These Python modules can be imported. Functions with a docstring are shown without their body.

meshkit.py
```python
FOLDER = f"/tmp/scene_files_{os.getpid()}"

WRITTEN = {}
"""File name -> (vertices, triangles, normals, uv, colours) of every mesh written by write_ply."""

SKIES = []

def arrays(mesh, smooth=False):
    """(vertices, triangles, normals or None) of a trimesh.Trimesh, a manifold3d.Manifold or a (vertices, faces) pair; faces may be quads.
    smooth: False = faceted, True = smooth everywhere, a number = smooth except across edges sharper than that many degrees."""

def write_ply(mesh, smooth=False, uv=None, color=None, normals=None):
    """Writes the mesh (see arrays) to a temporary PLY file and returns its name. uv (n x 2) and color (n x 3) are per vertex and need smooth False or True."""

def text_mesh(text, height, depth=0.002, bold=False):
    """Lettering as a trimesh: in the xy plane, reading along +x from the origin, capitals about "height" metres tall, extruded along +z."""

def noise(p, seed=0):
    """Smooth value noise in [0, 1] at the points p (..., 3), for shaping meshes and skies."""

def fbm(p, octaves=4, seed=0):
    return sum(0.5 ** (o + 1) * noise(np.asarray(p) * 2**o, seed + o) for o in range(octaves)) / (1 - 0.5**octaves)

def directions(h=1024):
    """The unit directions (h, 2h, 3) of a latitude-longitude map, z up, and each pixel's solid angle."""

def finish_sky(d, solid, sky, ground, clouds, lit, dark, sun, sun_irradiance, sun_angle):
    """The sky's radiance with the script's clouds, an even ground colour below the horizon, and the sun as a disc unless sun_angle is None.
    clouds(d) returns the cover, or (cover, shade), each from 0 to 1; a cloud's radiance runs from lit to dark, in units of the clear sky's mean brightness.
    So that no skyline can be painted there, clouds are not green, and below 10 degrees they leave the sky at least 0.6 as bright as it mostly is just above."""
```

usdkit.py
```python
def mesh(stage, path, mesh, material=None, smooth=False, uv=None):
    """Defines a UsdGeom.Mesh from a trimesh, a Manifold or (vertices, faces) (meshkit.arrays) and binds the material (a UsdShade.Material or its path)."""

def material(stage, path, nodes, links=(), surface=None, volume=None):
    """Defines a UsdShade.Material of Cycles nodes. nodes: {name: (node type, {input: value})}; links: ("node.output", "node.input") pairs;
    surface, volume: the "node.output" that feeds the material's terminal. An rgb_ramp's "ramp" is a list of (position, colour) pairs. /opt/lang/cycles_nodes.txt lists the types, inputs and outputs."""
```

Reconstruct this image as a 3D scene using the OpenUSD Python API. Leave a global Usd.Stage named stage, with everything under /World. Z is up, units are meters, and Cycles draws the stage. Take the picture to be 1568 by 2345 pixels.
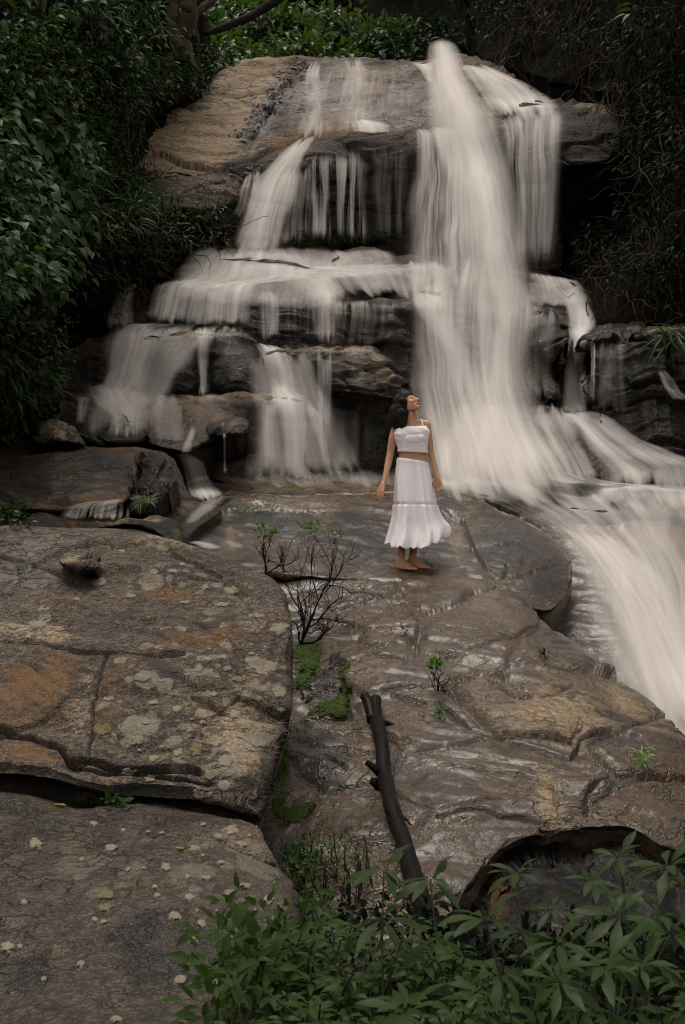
import math, numpy as np, trimesh, usdkit, meshkit, shapely, manifold3d
from scipy.interpolate import RBFInterpolator, PchipInterpolator
from scipy.spatial import Delaunay, cKDTree
from scipy.ndimage import gaussian_filter, minimum_filter
from pxr import Usd, UsdGeom, UsdLux, UsdShade, Gf, Sdf, Vt

stage = Usd.Stage.CreateInMemory()
UsdGeom.SetStageUpAxis(stage, 'Z'); UsdGeom.SetStageMetersPerUnit(stage, 1.0)
UsdGeom.Xform.Define(stage, '/World')

# ---------------------------------------------------------------- camera, sky, sun, exposure
CZ, FPX, CX, CY = 1.6, 2281.0, 784.0, 1172.0
cam = UsdGeom.Camera.Define(stage, '/World/camera')
cam.AddTranslateOp().Set((0, 0, CZ)); cam.AddRotateXOp().Set(90.0)
cam.CreateHorizontalApertureAttr(24.0); cam.CreateFocalLengthAttr(24.0 * FPX / 1568.0)
cam.CreateFStopAttr(8.0); cam.CreateFocusDistanceAttr(8.5)
cam.CreateExposureAttr(0.95)
SUN = np.array([-0.16, 0.06, 0.97]); SUN /= np.linalg.norm(SUN)

class Ref(str):
    pass
class G:
    """A small builder of Cycles node graphs: every call adds a node and gives a reference to it."""
    def __init__(s): s.n, s.l = {}, []
    def __call__(s, kind, out=None, **kw):
        name = f'n{len(s.n)}'
        s.n[name] = (kind, {k: v for k, v in kw.items() if not isinstance(v, Ref)})
        s.l += [(v, f'{name}.{k}') for k, v in kw.items() if isinstance(v, Ref)]
        return Ref(f'{name}.{out}') if out else name
    def math(s, op, a, b=None, c=None, clamp=False):
        kw = dict(math_type=op.lower(), value1=a, use_clamp=clamp)
        if b is not None: kw['value2'] = b
        if c is not None: kw['value3'] = c
        return s('math', 'value', **kw)
    def mixc(s, f, a, b): return s('mix', 'color', fac=f, color1=a, color2=b)
    def sstep(s, x, lo, hi): return s('map_range', 'result', range_type='smoothstep', value=x, from_min=lo, from_max=hi, to_min=0.0, to_max=1.0, clamp=True)
    def make(s, path, surface): return usdkit.material(stage, path, s.n, s.l, surface=surface)

g = G()
el, rot = math.asin(SUN[2]), math.atan2(SUN[0], SUN[1])
sk = g('sky_texture', 'color', sky_type='single_scattering', sun_disc=False, sun_elevation=el, sun_rotation=rot)
bw = g('rgb_to_bw', 'val', color=sk)
grey = g('mix', 'color', mix_type='multiply', fac=1.0, color1=(1.41, 1.27, 1.14), color2=g('combine_color', 'color', r=bw, g=bw, b=bw))
cl = g('noise_texture', 'fac', vector=g('texture_coordinate', 'generated'), scale=3.0, detail=5.0)
cover = g('map_range', 'result', value=cl, from_min=0.2, from_max=0.8, to_min=0.88, to_max=1.0, clamp=True)
sky_mat = g.make('/World/Looks/overcast_sky', Ref(g('background_shader', 'background', color=g.mixc(cover, sk, grey), strength=0.15)))
dome = UsdLux.DomeLight.Define(stage, '/World/sky')
UsdShade.MaterialBindingAPI.Apply(dome.GetPrim()).Bind(sky_mat)
dome.GetPrim().SetCustomDataByKey('kind', 'structure')
sun = UsdLux.DistantLight.Define(stage, '/World/sun')
sun.CreateNormalizeAttr(True); sun.CreateIntensityAttr(0.40); sun.CreateAngleAttr(32.0); sun.CreateColorAttr((1.0, 0.95, 0.88))
zax = SUN; xax = np.cross([0, 1, 0], zax); xax /= np.linalg.norm(xax); yax = np.cross(zax, xax)
M = np.eye(4); M[0, :3], M[1, :3], M[2, :3] = xax, yax, zax
sun.AddTransformOp().Set(Gf.Matrix4d(*M.ravel().tolist()))

# ---------------------------------------------------------------- helpers
used = {}
def numbered(parent, name):
    k = (parent, name); n = used.get(k, 0); used[k] = n + 1
    return f'{parent}/{name}' if n == 0 else f'{parent}/{name}_{n:03d}'
def tag(prim, label=None, cat=None, group=None, kind=None):
    for k, v in (('label', label), ('category', cat), ('group', group), ('kind', kind)):
        if v: prim.SetCustomDataByKey(k, v)
    return prim
def thing(name, label, cat, loc=None, group=None, kind=None):
    x = UsdGeom.Xform.Define(stage, numbered('/World', name))
    if loc is not None: x.AddTranslateOp().Set(Gf.Vec3d(*map(float, loc)))
    x.loc = np.zeros(3) if loc is None else np.asarray(loc, float)
    tag(x.GetPrim(), label, cat, group, kind)
    LOC[str(x.GetPath())] = x.loc
    return x
LOC = {}
def obj(name, v, f, mat, parent=None, smooth=True, attrs=None, label=None, kind=None):
    """One Mesh prim from world-space vertices, under a thing (or a part of one) or under /World."""
    pp = '/World' if parent is None else str(parent.GetPath())
    path = numbered(pp, name)
    off = LOC.get('/'.join(path.split('/')[:3]), np.zeros(3)) if parent is not None else np.zeros(3)
    v = np.asarray(v, float) - off
    m = usdkit.mesh(stage, path, (v, np.asarray(f)), MAT[mat] if isinstance(mat, str) else mat, smooth=smooth)
    for k, a in (attrs or {}).items():
        UsdGeom.PrimvarsAPI(m).CreatePrimvar(k, Sdf.ValueTypeNames.Color3fArray, 'vertex').Set(Vt.Vec3fArray.FromNumpy(np.asarray(a, np.float32)))
    tag(m.GetPrim(), label=label, kind=kind)
    return m
def P(px, py, Y):
    px, py, Y = np.broadcast_arrays(np.asarray(px, float), py, Y)
    return np.stack([(px - CX) / FPX * Y, Y, (CY - py) / FPX * Y + CZ], -1)
def proj(p):
    p = np.asarray(p, float); return p[..., 0] / p[..., 1] * FPX + CX, CY - (p[..., 2] - CZ) / p[..., 1] * FPX
def nrm(v): return v / np.maximum(np.linalg.norm(v, axis=-1, keepdims=True), 1e-9)
def sm(a, b, x):
    t = np.clip((np.asarray(x, float) - a) / (b - a), 0, 1); return t * t * (3 - 2 * t)
def fb(p, s, o=4, seed=0): return meshkit.fbm(np.asarray(p) * s, o, seed) - 0.5
def cells(p, scale, seed):
    """Cell noise: a random value for the nearest of scattered points, and the distance to that cell's edge."""
    q = p * np.asarray(scale, float)
    lo, hi = np.floor(q.min(0)) - 1, np.ceil(q.max(0)) + 1
    n = int(min(np.prod(hi - lo), 60000)); r = np.random.default_rng(seed)
    c = r.uniform(lo, hi, (n, 3)); d, i = cKDTree(c).query(q, k=2)
    return r.uniform(-0.5, 0.5, n)[i[:, 0]], d[:, 1] - d[:, 0]
def rockdisp(p, A=0.10, s=0.6, strata=0.05, sd=(0.15, 0.25, 1.0), sf=4.0, fine=0.02, block=0.0, bs=(1.2, 1.2, 2.2), seed=0):
    w = p + 0.5 * np.stack([fb(p, 0.8, 3, seed + k) for k in (1, 2, 3)], -1)
    d = A * 2 * fb(p, s, 4, seed + 10)
    sd = np.asarray(sd, float) / np.linalg.norm(sd); t = w @ sd
    lat = w - t[:, None] * sd
    q = lat * 0.7 + (t * sf)[:, None] * sd
    n = meshkit.fbm(q, 3, seed + 20)
    d = d + strata * 2 * (np.abs(n - 0.5) * 2 - 0.4)
    if block:
        r, e = cells(w, bs, seed + 30); d = d + block * r - block * 0.5 * np.exp(-(e / 0.06) ** 2)
    return d + fine * 2 * (fb(p, 7.0, 3, seed + 40)) + fine * 0.8 * fb(q, 6.0, 2, seed + 50)
def chaikin(p, n=2, closed=True):
    p = np.asarray(p, float)
    for _ in range(n):
        nx = np.roll(p, -1, 0) if closed else p[1:]
        a = p if closed else p[:-1]
        q = np.stack([0.75 * a + 0.25 * nx, 0.25 * a + 0.75 * nx], 1).reshape(-1, 2)
        p = q if closed else np.vstack([p[:1], q, p[-1:]])
    return p
def resample(p, step, closed=False):
    p = np.asarray(p, float)
    if closed: p = np.vstack([p, p[:1]])
    L = np.r_[0, np.cumsum(np.linalg.norm(np.diff(p, axis=0), axis=1))]
    n = max(int(L[-1] / step), 3); t = np.linspace(0, L[-1], n + 1)
    if closed: t = t[:-1]
    return np.stack([np.interp(t, L, p[:, k]) for k in range(p.shape[1])], -1)
def normals(v, f):
    n = np.zeros_like(v); c = np.cross(v[f[:, 1]] - v[f[:, 0]], v[f[:, 2]] - v[f[:, 0]])
    for k in range(3): np.add.at(n, f[:, k], c)
    return nrm(n)
CH = {'orange': 0, 'dark': 1, 'pale': 2, 'moss': 3, 'wet': 4, 'lichen': 5}
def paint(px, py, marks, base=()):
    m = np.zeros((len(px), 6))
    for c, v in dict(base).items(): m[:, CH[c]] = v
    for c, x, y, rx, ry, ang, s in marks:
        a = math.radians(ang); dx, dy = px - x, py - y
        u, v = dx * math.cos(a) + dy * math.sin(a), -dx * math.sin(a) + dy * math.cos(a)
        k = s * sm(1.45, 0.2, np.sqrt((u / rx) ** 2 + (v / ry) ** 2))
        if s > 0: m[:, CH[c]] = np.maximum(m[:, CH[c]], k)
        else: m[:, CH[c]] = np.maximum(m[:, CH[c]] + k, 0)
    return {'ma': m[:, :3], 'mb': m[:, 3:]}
SURF = []          # (vertices, faces) of everything solid, for placing things on it
def patch(outline, ctrl, step=3.5, rnd=(0, 0), jag=2.0, disp=None, cracks=(), thick=1.0, bdir=(0, 1, -0.7), shrink=0.5, seed=0, dfade=0):
    """A rock as a closed body: its seen side follows the outline and the given distances, its back closes behind it."""
    b = resample(chaikin(outline, 2), step, True)
    nb = np.roll(b, -1, 0) - np.roll(b, 1, 0); nb = nrm(np.stack([nb[:, 1], -nb[:, 0]], -1))
    b = b + nb * (jag * 3 * fb(np.c_[b, b[:, :1] * 0], 0.035, 3, seed))[:, None]
    poly = shapely.Polygon(b).buffer(0)
    x0, y0, x1, y1 = poly.bounds
    gx, gy = np.meshgrid(np.arange(x0, x1, step), np.arange(y0, y1, step * 0.9))
    gx[1::2] += step / 2
    q = np.c_[gx.ravel(), gy.ravel()]
    kb = cKDTree(b); d, _ = kb.query(q)
    q = q[(d > 0.6 * step) & shapely.contains_xy(poly, q[:, 0], q[:, 1])]
    p2 = np.vstack([b, q]); n = len(b)
    f = Delaunay(p2).simplices
    c = p2[f].mean(1); f = f[shapely.contains_xy(poly, c[:, 0], c[:, 1])]
    a = p2[f]; ar = (a[:, 1, 0] - a[:, 0, 0]) * (a[:, 2, 1] - a[:, 0, 1]) - (a[:, 1, 1] - a[:, 0, 1]) * (a[:, 2, 0] - a[:, 0, 0])
    f[ar > 0] = f[ar > 0][:, ::-1]; f = f[np.abs(ar) > 1e-6]          # facing the viewer
    ctrl = np.asarray(ctrl, float)
    Y = 1 / np.clip(RBFInterpolator(ctrl[:, :2] / 400, 1 / ctrl[:, 2], smoothing=1e-4, kernel='thin_plate_spline')(p2 / 400), 1 / 60, 1 / 1.2)
    d, _ = kb.query(p2)
    if rnd[0]: Y = Y + rnd[1] * (1 - np.sqrt(1 - (1 - np.minimum(d / rnd[0], 1)) ** 2))
    v = P(p2[:, 0], p2[:, 1], Y)
    N = normals(v, f)
    h = disp(v) if disp else np.zeros(len(v))
    if dfade: h = h * sm(0, dfade, d)
    for line, w, dep in cracks:
        l = resample(line, 2.0); l = l + 9 * np.stack([fb(np.c_[l, l[:, :1] * 0], 0.02, 3, seed + 5), fb(np.c_[l, l[:, :1] * 0], 0.02, 3, seed + 6)], -1)
        dd, ii = cKDTree(l).query(p2)
        ww = w * (0.6 + 0.9 * meshkit.noise(np.c_[l, l[:, :1] * 0] * 0.03, seed + 7)[ii])
        ww = ww * 0.6; h = h - dep * np.exp(-(dd / ww) ** 2) - dep * 0.12 * np.exp(-(dd / (ww * 5)) ** 2) * (p2[:, 1] > l[ii, 1])
    v = v + N * h[:, None]
    ring = np.arange(n); V, F = [v], [f]; last = ring; cen = v[:n].mean(0) + thick * 0.5 * np.asarray(bdir, float)
    px, py = [p2[:, 0]], [p2[:, 1]]; base = len(v)
    for k in (0.06, 0.3, 0.7, 1.0):
        rp = v[:n] + thick * k * np.asarray(bdir, float); rp = rp + (cen - rp) * shrink * k * k
        V.append(rp); cur = np.arange(base, base + n); base += n
        a, bb = last, cur; a1, b1 = np.roll(a, -1), np.roll(bb, -1)
        F += [np.c_[a, bb, b1], np.c_[a, b1, a1]]; last = cur; px.append(b[:, 0]); py.append(b[:, 1])
    V.append(V[-1].mean(0)[None]); F.append(np.c_[last, np.full(n, base), np.roll(last, -1)]); px.append([b[0, 0]]); py.append([b[0, 1]])
    v, f = np.vstack(V), np.vstack(F)
    # the skirt must be turned the same way as the seen side
    if np.sum(f[:len(F[0])] == 0) < 0: pass
    e = set(map(tuple, np.vstack([F[0][:, [0, 1]], F[0][:, [1, 2]], F[0][:, [2, 0]]]).tolist()))
    if (0, 1) in e: f[len(F[0]):] = f[len(F[0]):][:, ::-1]
    SURF.append((v, f))
    return v, f, np.concatenate(px), np.concatenate(py)
def tier(st, top=1.0, rise=0.2, lean=0.12, rr=0.10, step=4.0, disp=None, endr=0.25, extra=40, seed=0, lipjag=10):
    """A ledge: a rock face from its foot up to a rounded lip, then the ledge's top running back."""
    st = np.asarray(st, float); px = np.arange(st[0, 0], st[-1, 0] + step, step)
    I = [PchipInterpolator(st[:, 0], st[:, k])(px) for k in (1, 2, 3)]
    j = np.c_[px, px * 0, px * 0]
    lip, base, Y = I[0] + lipjag * fb(j, 0.02, 3, seed), I[1] + extra, I[2] + 0.5 * fb(j, 0.012, 3, seed + 1)
    e = np.minimum(px - px[0], px[-1] - px) * Y / FPX
    Y = Y + endr * (1 - np.sqrt(1 - (1 - np.clip(e / max(endr, 1e-6), 0, 1)) ** 2))
    zl, zb, x = (CY - lip) / FPX * Y + CZ, (CY - base) / FPX * Y + CZ, (px - CX) / FPX * Y
    hmax = np.max(zl - zb); nf = int(np.clip(hmax / (step * Y.mean() / FPX), 8, 160)); nt = max(int(top / 0.06), 8)
    rows = []
    for t in np.linspace(0, 1, nf): rows.append((Y - lean * (1 - t) * (zl - zb), zb + t * (zl - rr - zb)))
    for a in np.linspace(0.2, math.pi / 2, 6): rows.append((Y + rr * (1 - np.cos(a)), zl - rr + rr * np.sin(a)))
    for t in np.linspace(0.02, 1, nt): rows.append((Y + rr + t * top, zl + rise * t))
    v = np.stack([np.stack([x, y, z], -1) for y, z in rows])
    R, C = v.shape[:2]; v = v.reshape(-1, 3)
    i = (np.arange(R - 1)[:, None] * C + np.arange(C - 1)).ravel()
    f = np.vstack([np.c_[i, i + 1, i + C + 1], np.c_[i, i + C + 1, i + C]])
    N = normals(v, f)
    v = v + N * (disp(v) if disp else 0)[:, None]
    SURF.append((v, f))
    return (v, f) + proj(v)
RAY = [None]
def ready():
    vs, fs, k = [], [], 0
    for v, f in SURF: vs.append(v); fs.append(f + k); k += len(v)
    m = trimesh.Trimesh(np.vstack(vs), np.vstack(fs), process=False)
    from trimesh.ray.ray_pyembree import RayMeshIntersector
    RAY[0] = (RayMeshIntersector(m), m)
def hit(px, py, default=np.nan):
    """The distance Y at which the line of sight through (px, py) meets the rock, and the surface normal there."""
    px, py = np.broadcast_arrays(np.asarray(px, float), py); s = px.shape
    d = nrm(P(px.ravel(), py.ravel(), 1.0) - [0, 0, CZ])
    loc, ir, it = RAY[0][0].intersects_location(np.tile([0, 0, CZ], (len(d), 1)).astype(float), d, multiple_hits=False)
    Y = np.full(len(d), default, float); Y[ir] = loc[:, 1]
    n = np.tile([0, -0.6, 0.8], (len(d), 1)).astype(float); nn = RAY[0][1].face_normals[it]
    nn = np.where((nn * d[ir]).sum(1, keepdims=True) > 0, -nn, nn); n[ir] = nn
    return Y.reshape(s), n.reshape(s + (3,))
def on(px, py, lift=0.0):
    Y, n = hit(px, py, 9.0); return P(px, py, Y) + n * lift
def tube(pts, r, sides=6, cap=True):
    pts = np.asarray(pts, float); n = len(pts); r = np.broadcast_to(np.asarray(r, float), n)
    t = nrm(np.gradient(pts, axis=0)); ref = np.where(np.abs(t[:, 2:]) > 0.95, [[1.0, 0, 0]], [[0, 0, 1.0]])
    a = nrm(np.cross(t, ref)); b = np.cross(t, a)
    th = np.arange(sides) / sides * 2 * math.pi
    v = (pts[:, None] + r[:, None, None] * (np.cos(th)[None, :, None] * a[:, None] + np.sin(th)[None, :, None] * b[:, None])).reshape(-1, 3)
    i, k = np.meshgrid(np.arange(n - 1), np.arange(sides), indexing='ij'); i, k = i.ravel(), k.ravel(); k1 = (k + 1) % sides
    f = np.vstack([np.c_[i * sides + k, (i + 1) * sides + k, (i + 1) * sides + k1], np.c_[i * sides + k, (i + 1) * sides + k1, i * sides + k1]])
    if cap:
        m = len(v); v = np.vstack([v, pts[:1], pts[-1:]]); k = np.arange(sides); k1 = (k + 1) % sides
        f = np.vstack([f, np.c_[np.full(sides, m), k, k1], np.c_[np.full(sides, m + 1), (n - 1) * sides + k1, (n - 1) * sides + k]])
    return v, f
def join(parts):
    vs, fs, k = [], [], 0
    for v, f in parts: vs.append(v); fs.append(np.asarray(f) + k); k += len(v)
    return np.vstack(vs), np.vstack(fs)
def leaves(pos, d, up, L, W, fold=0.25, droop=0.35, prof=((0.0, 0.04), (0.3, 0.5), (0.65, 0.4), (1.0, 0.0))):
    """N leaf blades at once: folded along the midrib, drooping to the tip. Gives vertices (N, k, 3) and the faces of one."""
    N = len(pos); d = nrm(d); side = nrm(np.cross(d, up)); n = np.cross(side, d)
    L, W = np.broadcast_to(L, N)[:, None], np.broadcast_to(W, N)[:, None]
    mid, lf, rt = [], [], []
    for t, w in prof:
        c = pos + d * L * t + n * (-droop * t * t) * L
        mid.append(c); lf.append(c - side * W * w + n * fold * W * w); rt.append(c + side * W * w + n * fold * W * w)
    k = len(prof); v = np.stack(mid + lf + rt, 1); f = []
    for i in range(k - 1):
        f += [(i, i + 1, k + i + 1), (i, k + i + 1, k + i), (i, 2 * k + i, 2 * k + i + 1), (i, 2 * k + i + 1, i + 1)]
    if prof[-1][1] == 0: f = [x for x in f if len({tuple(np.round(v[0, y], 7)) for y in x}) == 3]
    return v, np.asarray(f)
def flat(v, f):
    N, k = v.shape[:2]; return v.reshape(-1, 3), (f[None] + (np.arange(N) * k)[:, None, None]).reshape(-1, 3)
# ---------------------------------------------------------------- materials
MAT = {}
def rock_mat(name, cols, rough=(0.75, 0.28), rot=(0.3, 0.15, 0.2), sc=(1.1, 1.1, 3.2), speck=0.35, bump=0.05, lich=0.0, orange=(0.115, 0.056, 0.017), wetdark=0.55, fine=70.0, crs=4.5, coat=0.6, spec=0.45, film=0.3):
    g = G(); pos = g('geometry', 'position')
    wp = g('noise_texture', 'color', vector=pos, scale=1.3, detail=4.0)
    v = g('vector_math', 'vector', math_type='multiply_add', vector1=wp, vector2=(0.35, 0.35, 0.35), vector3=pos)
    mp = g('mapping', 'vector', vector=v, rotation=rot, scale=sc)
    A = g('noise_texture', 'fac', vector=mp, scale=1.5, detail=9.0, roughness=0.72)
    B = g('noise_texture', 'fac', vector=pos, scale=0.8, detail=6.0, roughness=0.6)
    mp2 = g('mapping', 'vector', vector=pos, rotation=rot, scale=(1, 1, 1.6))
    C = g('noise_texture', 'fac', vector=mp2, scale=fine * 0.33, detail=5.0, roughness=0.8)
    D = g('noise_texture', 'fac', vector=mp2, scale=fine, detail=2.0, roughness=0.7)
    wc = g('noise_texture', 'color', vector=pos, scale=5.0, detail=4.0, roughness=0.65)
    vc = g('mapping', 'vector', vector=g('vector_math', 'vector', math_type='multiply_add', vector1=wc, vector2=(0.30, 0.30, 0.30), vector3=pos), rotation=rot, scale=(1, 1.7, 2.2))
    e1 = g('voronoi_texture', 'distance', feature='distance_to_edge', vector=vc, scale=crs)
    e2 = g('voronoi_texture', 'distance', feature='distance_to_edge', vector=vc, scale=crs * 2.9)
    cr = g.math('MULTIPLY', g.math('SUBTRACT', 1.0, g.sstep(e1, 0.0, 0.07)), g.sstep(g.math('ADD', B, g.math('SUBTRACT', A, 0.5)), 0.42, 0.62))
    cr = g.math('MAXIMUM', cr, g.math('MULTIPLY', g.math('SUBTRACT', 1.0, g.sstep(e2, 0.0, 0.16)), g.math('MULTIPLY', g.sstep(A, 0.46, 0.62), 0.7)))
    val = g.math('MULTIPLY_ADD', g.math('SUBTRACT', A, 0.5), 1.0, 0.5)
    val = g.math('ADD', val, g.math('MULTIPLY', g.math('SUBTRACT', B, 0.5), 0.55))
    val = g.math('ADD', val, g.math('MULTIPLY', g.math('SUBTRACT', C, 0.5), speck * 3.0))
    val = g.math('ADD', val, g.math('MULTIPLY', g.math('SUBTRACT', D, 0.5), speck * 2.4))
    c = g('rgb_ramp', 'color', fac=val, ramp=[(0.22, tuple(x * 0.3 for x in cols[0])), (0.38, cols[0]), (0.52, cols[1]), (0.66, cols[2]), (0.84, tuple(x * 1.5 for x in cols[2]))])
    kc = g.math('SUBTRACT', 1.0, g.math('MULTIPLY', cr, 0.75))
    c = g('mix', 'color', mix_type='multiply', fac=1.0, color1=c, color2=g('combine_color', 'color', r=kc, g=kc, b=kc))
    ma = g('separate_xyz', vector=g('attribute', 'vector', attribute='ma')); mb = g('separate_xyz', vector=g('attribute', 'vector', attribute='mb'))
    R = lambda n, o: Ref(f'{n}.{o}')
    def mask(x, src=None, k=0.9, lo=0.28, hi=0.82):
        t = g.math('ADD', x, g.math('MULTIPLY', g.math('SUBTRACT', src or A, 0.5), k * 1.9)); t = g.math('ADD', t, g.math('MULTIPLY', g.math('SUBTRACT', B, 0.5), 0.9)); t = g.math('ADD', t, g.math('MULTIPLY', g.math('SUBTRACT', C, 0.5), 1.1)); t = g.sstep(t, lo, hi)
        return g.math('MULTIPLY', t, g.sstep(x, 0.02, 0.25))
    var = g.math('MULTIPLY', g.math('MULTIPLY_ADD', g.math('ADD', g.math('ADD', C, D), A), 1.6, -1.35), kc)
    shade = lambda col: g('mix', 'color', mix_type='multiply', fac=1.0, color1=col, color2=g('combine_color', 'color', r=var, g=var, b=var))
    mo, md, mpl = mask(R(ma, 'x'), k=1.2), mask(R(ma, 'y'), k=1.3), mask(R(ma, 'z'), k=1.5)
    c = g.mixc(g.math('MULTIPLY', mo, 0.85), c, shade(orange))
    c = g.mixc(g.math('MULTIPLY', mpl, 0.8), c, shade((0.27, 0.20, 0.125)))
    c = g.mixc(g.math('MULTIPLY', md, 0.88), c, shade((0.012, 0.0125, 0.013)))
    # lichen: pale rosettes of many sizes
    vn = g('noise_texture', 'color', vector=pos, scale=9.0, detail=3.0)
    lv = g('vector_math', 'vector', math_type='multiply_add', vector1=vn, vector2=(0.09, 0.09, 0.09), vector3=pos)
    v1 = g('voronoi_texture', vector=lv, scale=4.2, feature='f1'); v2 = g('voronoi_texture', vector=lv, scale=11.0, feature='f1')
    def dots(v, r):
        cc = g('separate_color', color=Ref(f'{v}.color')); lim = g.math('MULTIPLY', g.math('POWER', Ref(f'{cc}.r'), 2.5), r)
        return g.sstep(g.math('SUBTRACT', lim, Ref(f'{v}.distance')), 0.0, 0.06)
    ml = g.math('MULTIPLY', g.math('MAXIMUM', dots(v1, 0.55), dots(v2, 0.6)), g.sstep(g.math('ADD', R(mb, 'z'), g.math('MULTIPLY', g.math('SUBTRACT', B, 0.5), 1.4)), 0.3, 0.6))
    ml = g.math('MULTIPLY', ml, g.sstep(R(mb, 'z'), 0.0, 0.2))
    c = g.mixc(g.math('MULTIPLY', ml, 0.85), c, shade((0.165, 0.145, 0.108)))
    mm = mask(R(mb, 'x'), src=C, k=2.0, lo=0.45, hi=0.6)
    c = g.mixc(mm, c, shade((0.034, 0.050, 0.010)))
    wet = g.math('MULTIPLY', g.sstep(g.math('ADD', R(mb, 'y'), g.math('MULTIPLY', g.math('SUBTRACT', B, 0.5), 0.9)), 0.25, 0.6), g.math('SUBTRACT', 1.0, mm))
    c = g.mixc(wet, c, g('mix', 'color', mix_type='multiply', fac=1.0, color1=c, color2=(wetdark, wetdark * 0.97, wetdark * 0.94)))
    ro = g.math('ADD', g.math('MULTIPLY_ADD', wet, rough[1] - rough[0], rough[0]), g.math('MULTIPLY', g.math('SUBTRACT', C, 0.5), 0.25))
    h = g.math('ADD', g.math('MULTIPLY', A, 1.0), g.math('MULTIPLY', C, 0.35)); h = g.math('ADD', h, g.math('MULTIPLY', D, 0.12)); h = g.math('SUBTRACT', h, g.math('MULTIPLY', cr, 0.28)); h = g.math('ADD', h, g.math('MULTIPLY', mm, 0.4))
    bp = g('bump', 'normal', height=h, strength=1.0, distance=bump)
    h2 = g.math('SUBTRACT', g.math('ADD', A, g.math('MULTIPLY', C, 0.22)), g.math('MULTIPLY', cr, 0.5))
    bp2 = g('bump', 'normal', height=h2, strength=1.0, distance=bump * film)
    s = g('principled_bsdf', base_color=c, roughness=ro, normal=bp, specular_ior_level=spec, coat_weight=g.math('MULTIPLY', wet, coat), coat_roughness=0.2, coat_normal=bp2)
    MAT[name] = g.make(f'/World/Looks/{name}', Ref(f'{s}.BSDF'))
rock_mat('boulder_rock', ((0.024, 0.018, 0.012), (0.066, 0.046, 0.029), (0.130, 0.094, 0.064)), rough=(0.8, 0.40), rot=(0.25, 0.3, 0.1), speck=0.48, bump=0.07, coat=0.4)
rock_mat('slab_rock', ((0.044, 0.030, 0.017), (0.118, 0.073, 0.037), (0.220, 0.142, 0.078)), rough=(0.62, 0.28), rot=(0.2, -0.15, 0.4), sc=(1.2, 1.2, 3.0), speck=0.42, bump=0.085, wetdark=0.52, crs=4.0, coat=0.7, film=0.15)
rock_mat('cliff_rock', ((0.012, 0.009, 0.007), (0.056, 0.038, 0.024), (0.160, 0.108, 0.066)), rough=(0.7, 0.36), rot=(0.2, 0.1, 0.0), sc=(1.1, 1.1, 4.0), speck=0.36, bump=0.11, fine=40.0, crs=2.6, coat=0.25, spec=0.25)
rock_mat('dark_rock', ((0.005, 0.005, 0.005), (0.014, 0.012, 0.010), (0.048, 0.037, 0.028)), rough=(0.6, 0.3), rot=(0.1, 0.2, 0.3), sc=(1.1, 1.1, 4.0), speck=0.40, bump=0.12, fine=45.0, crs=3.2, coat=0.28, spec=0.22)

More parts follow.
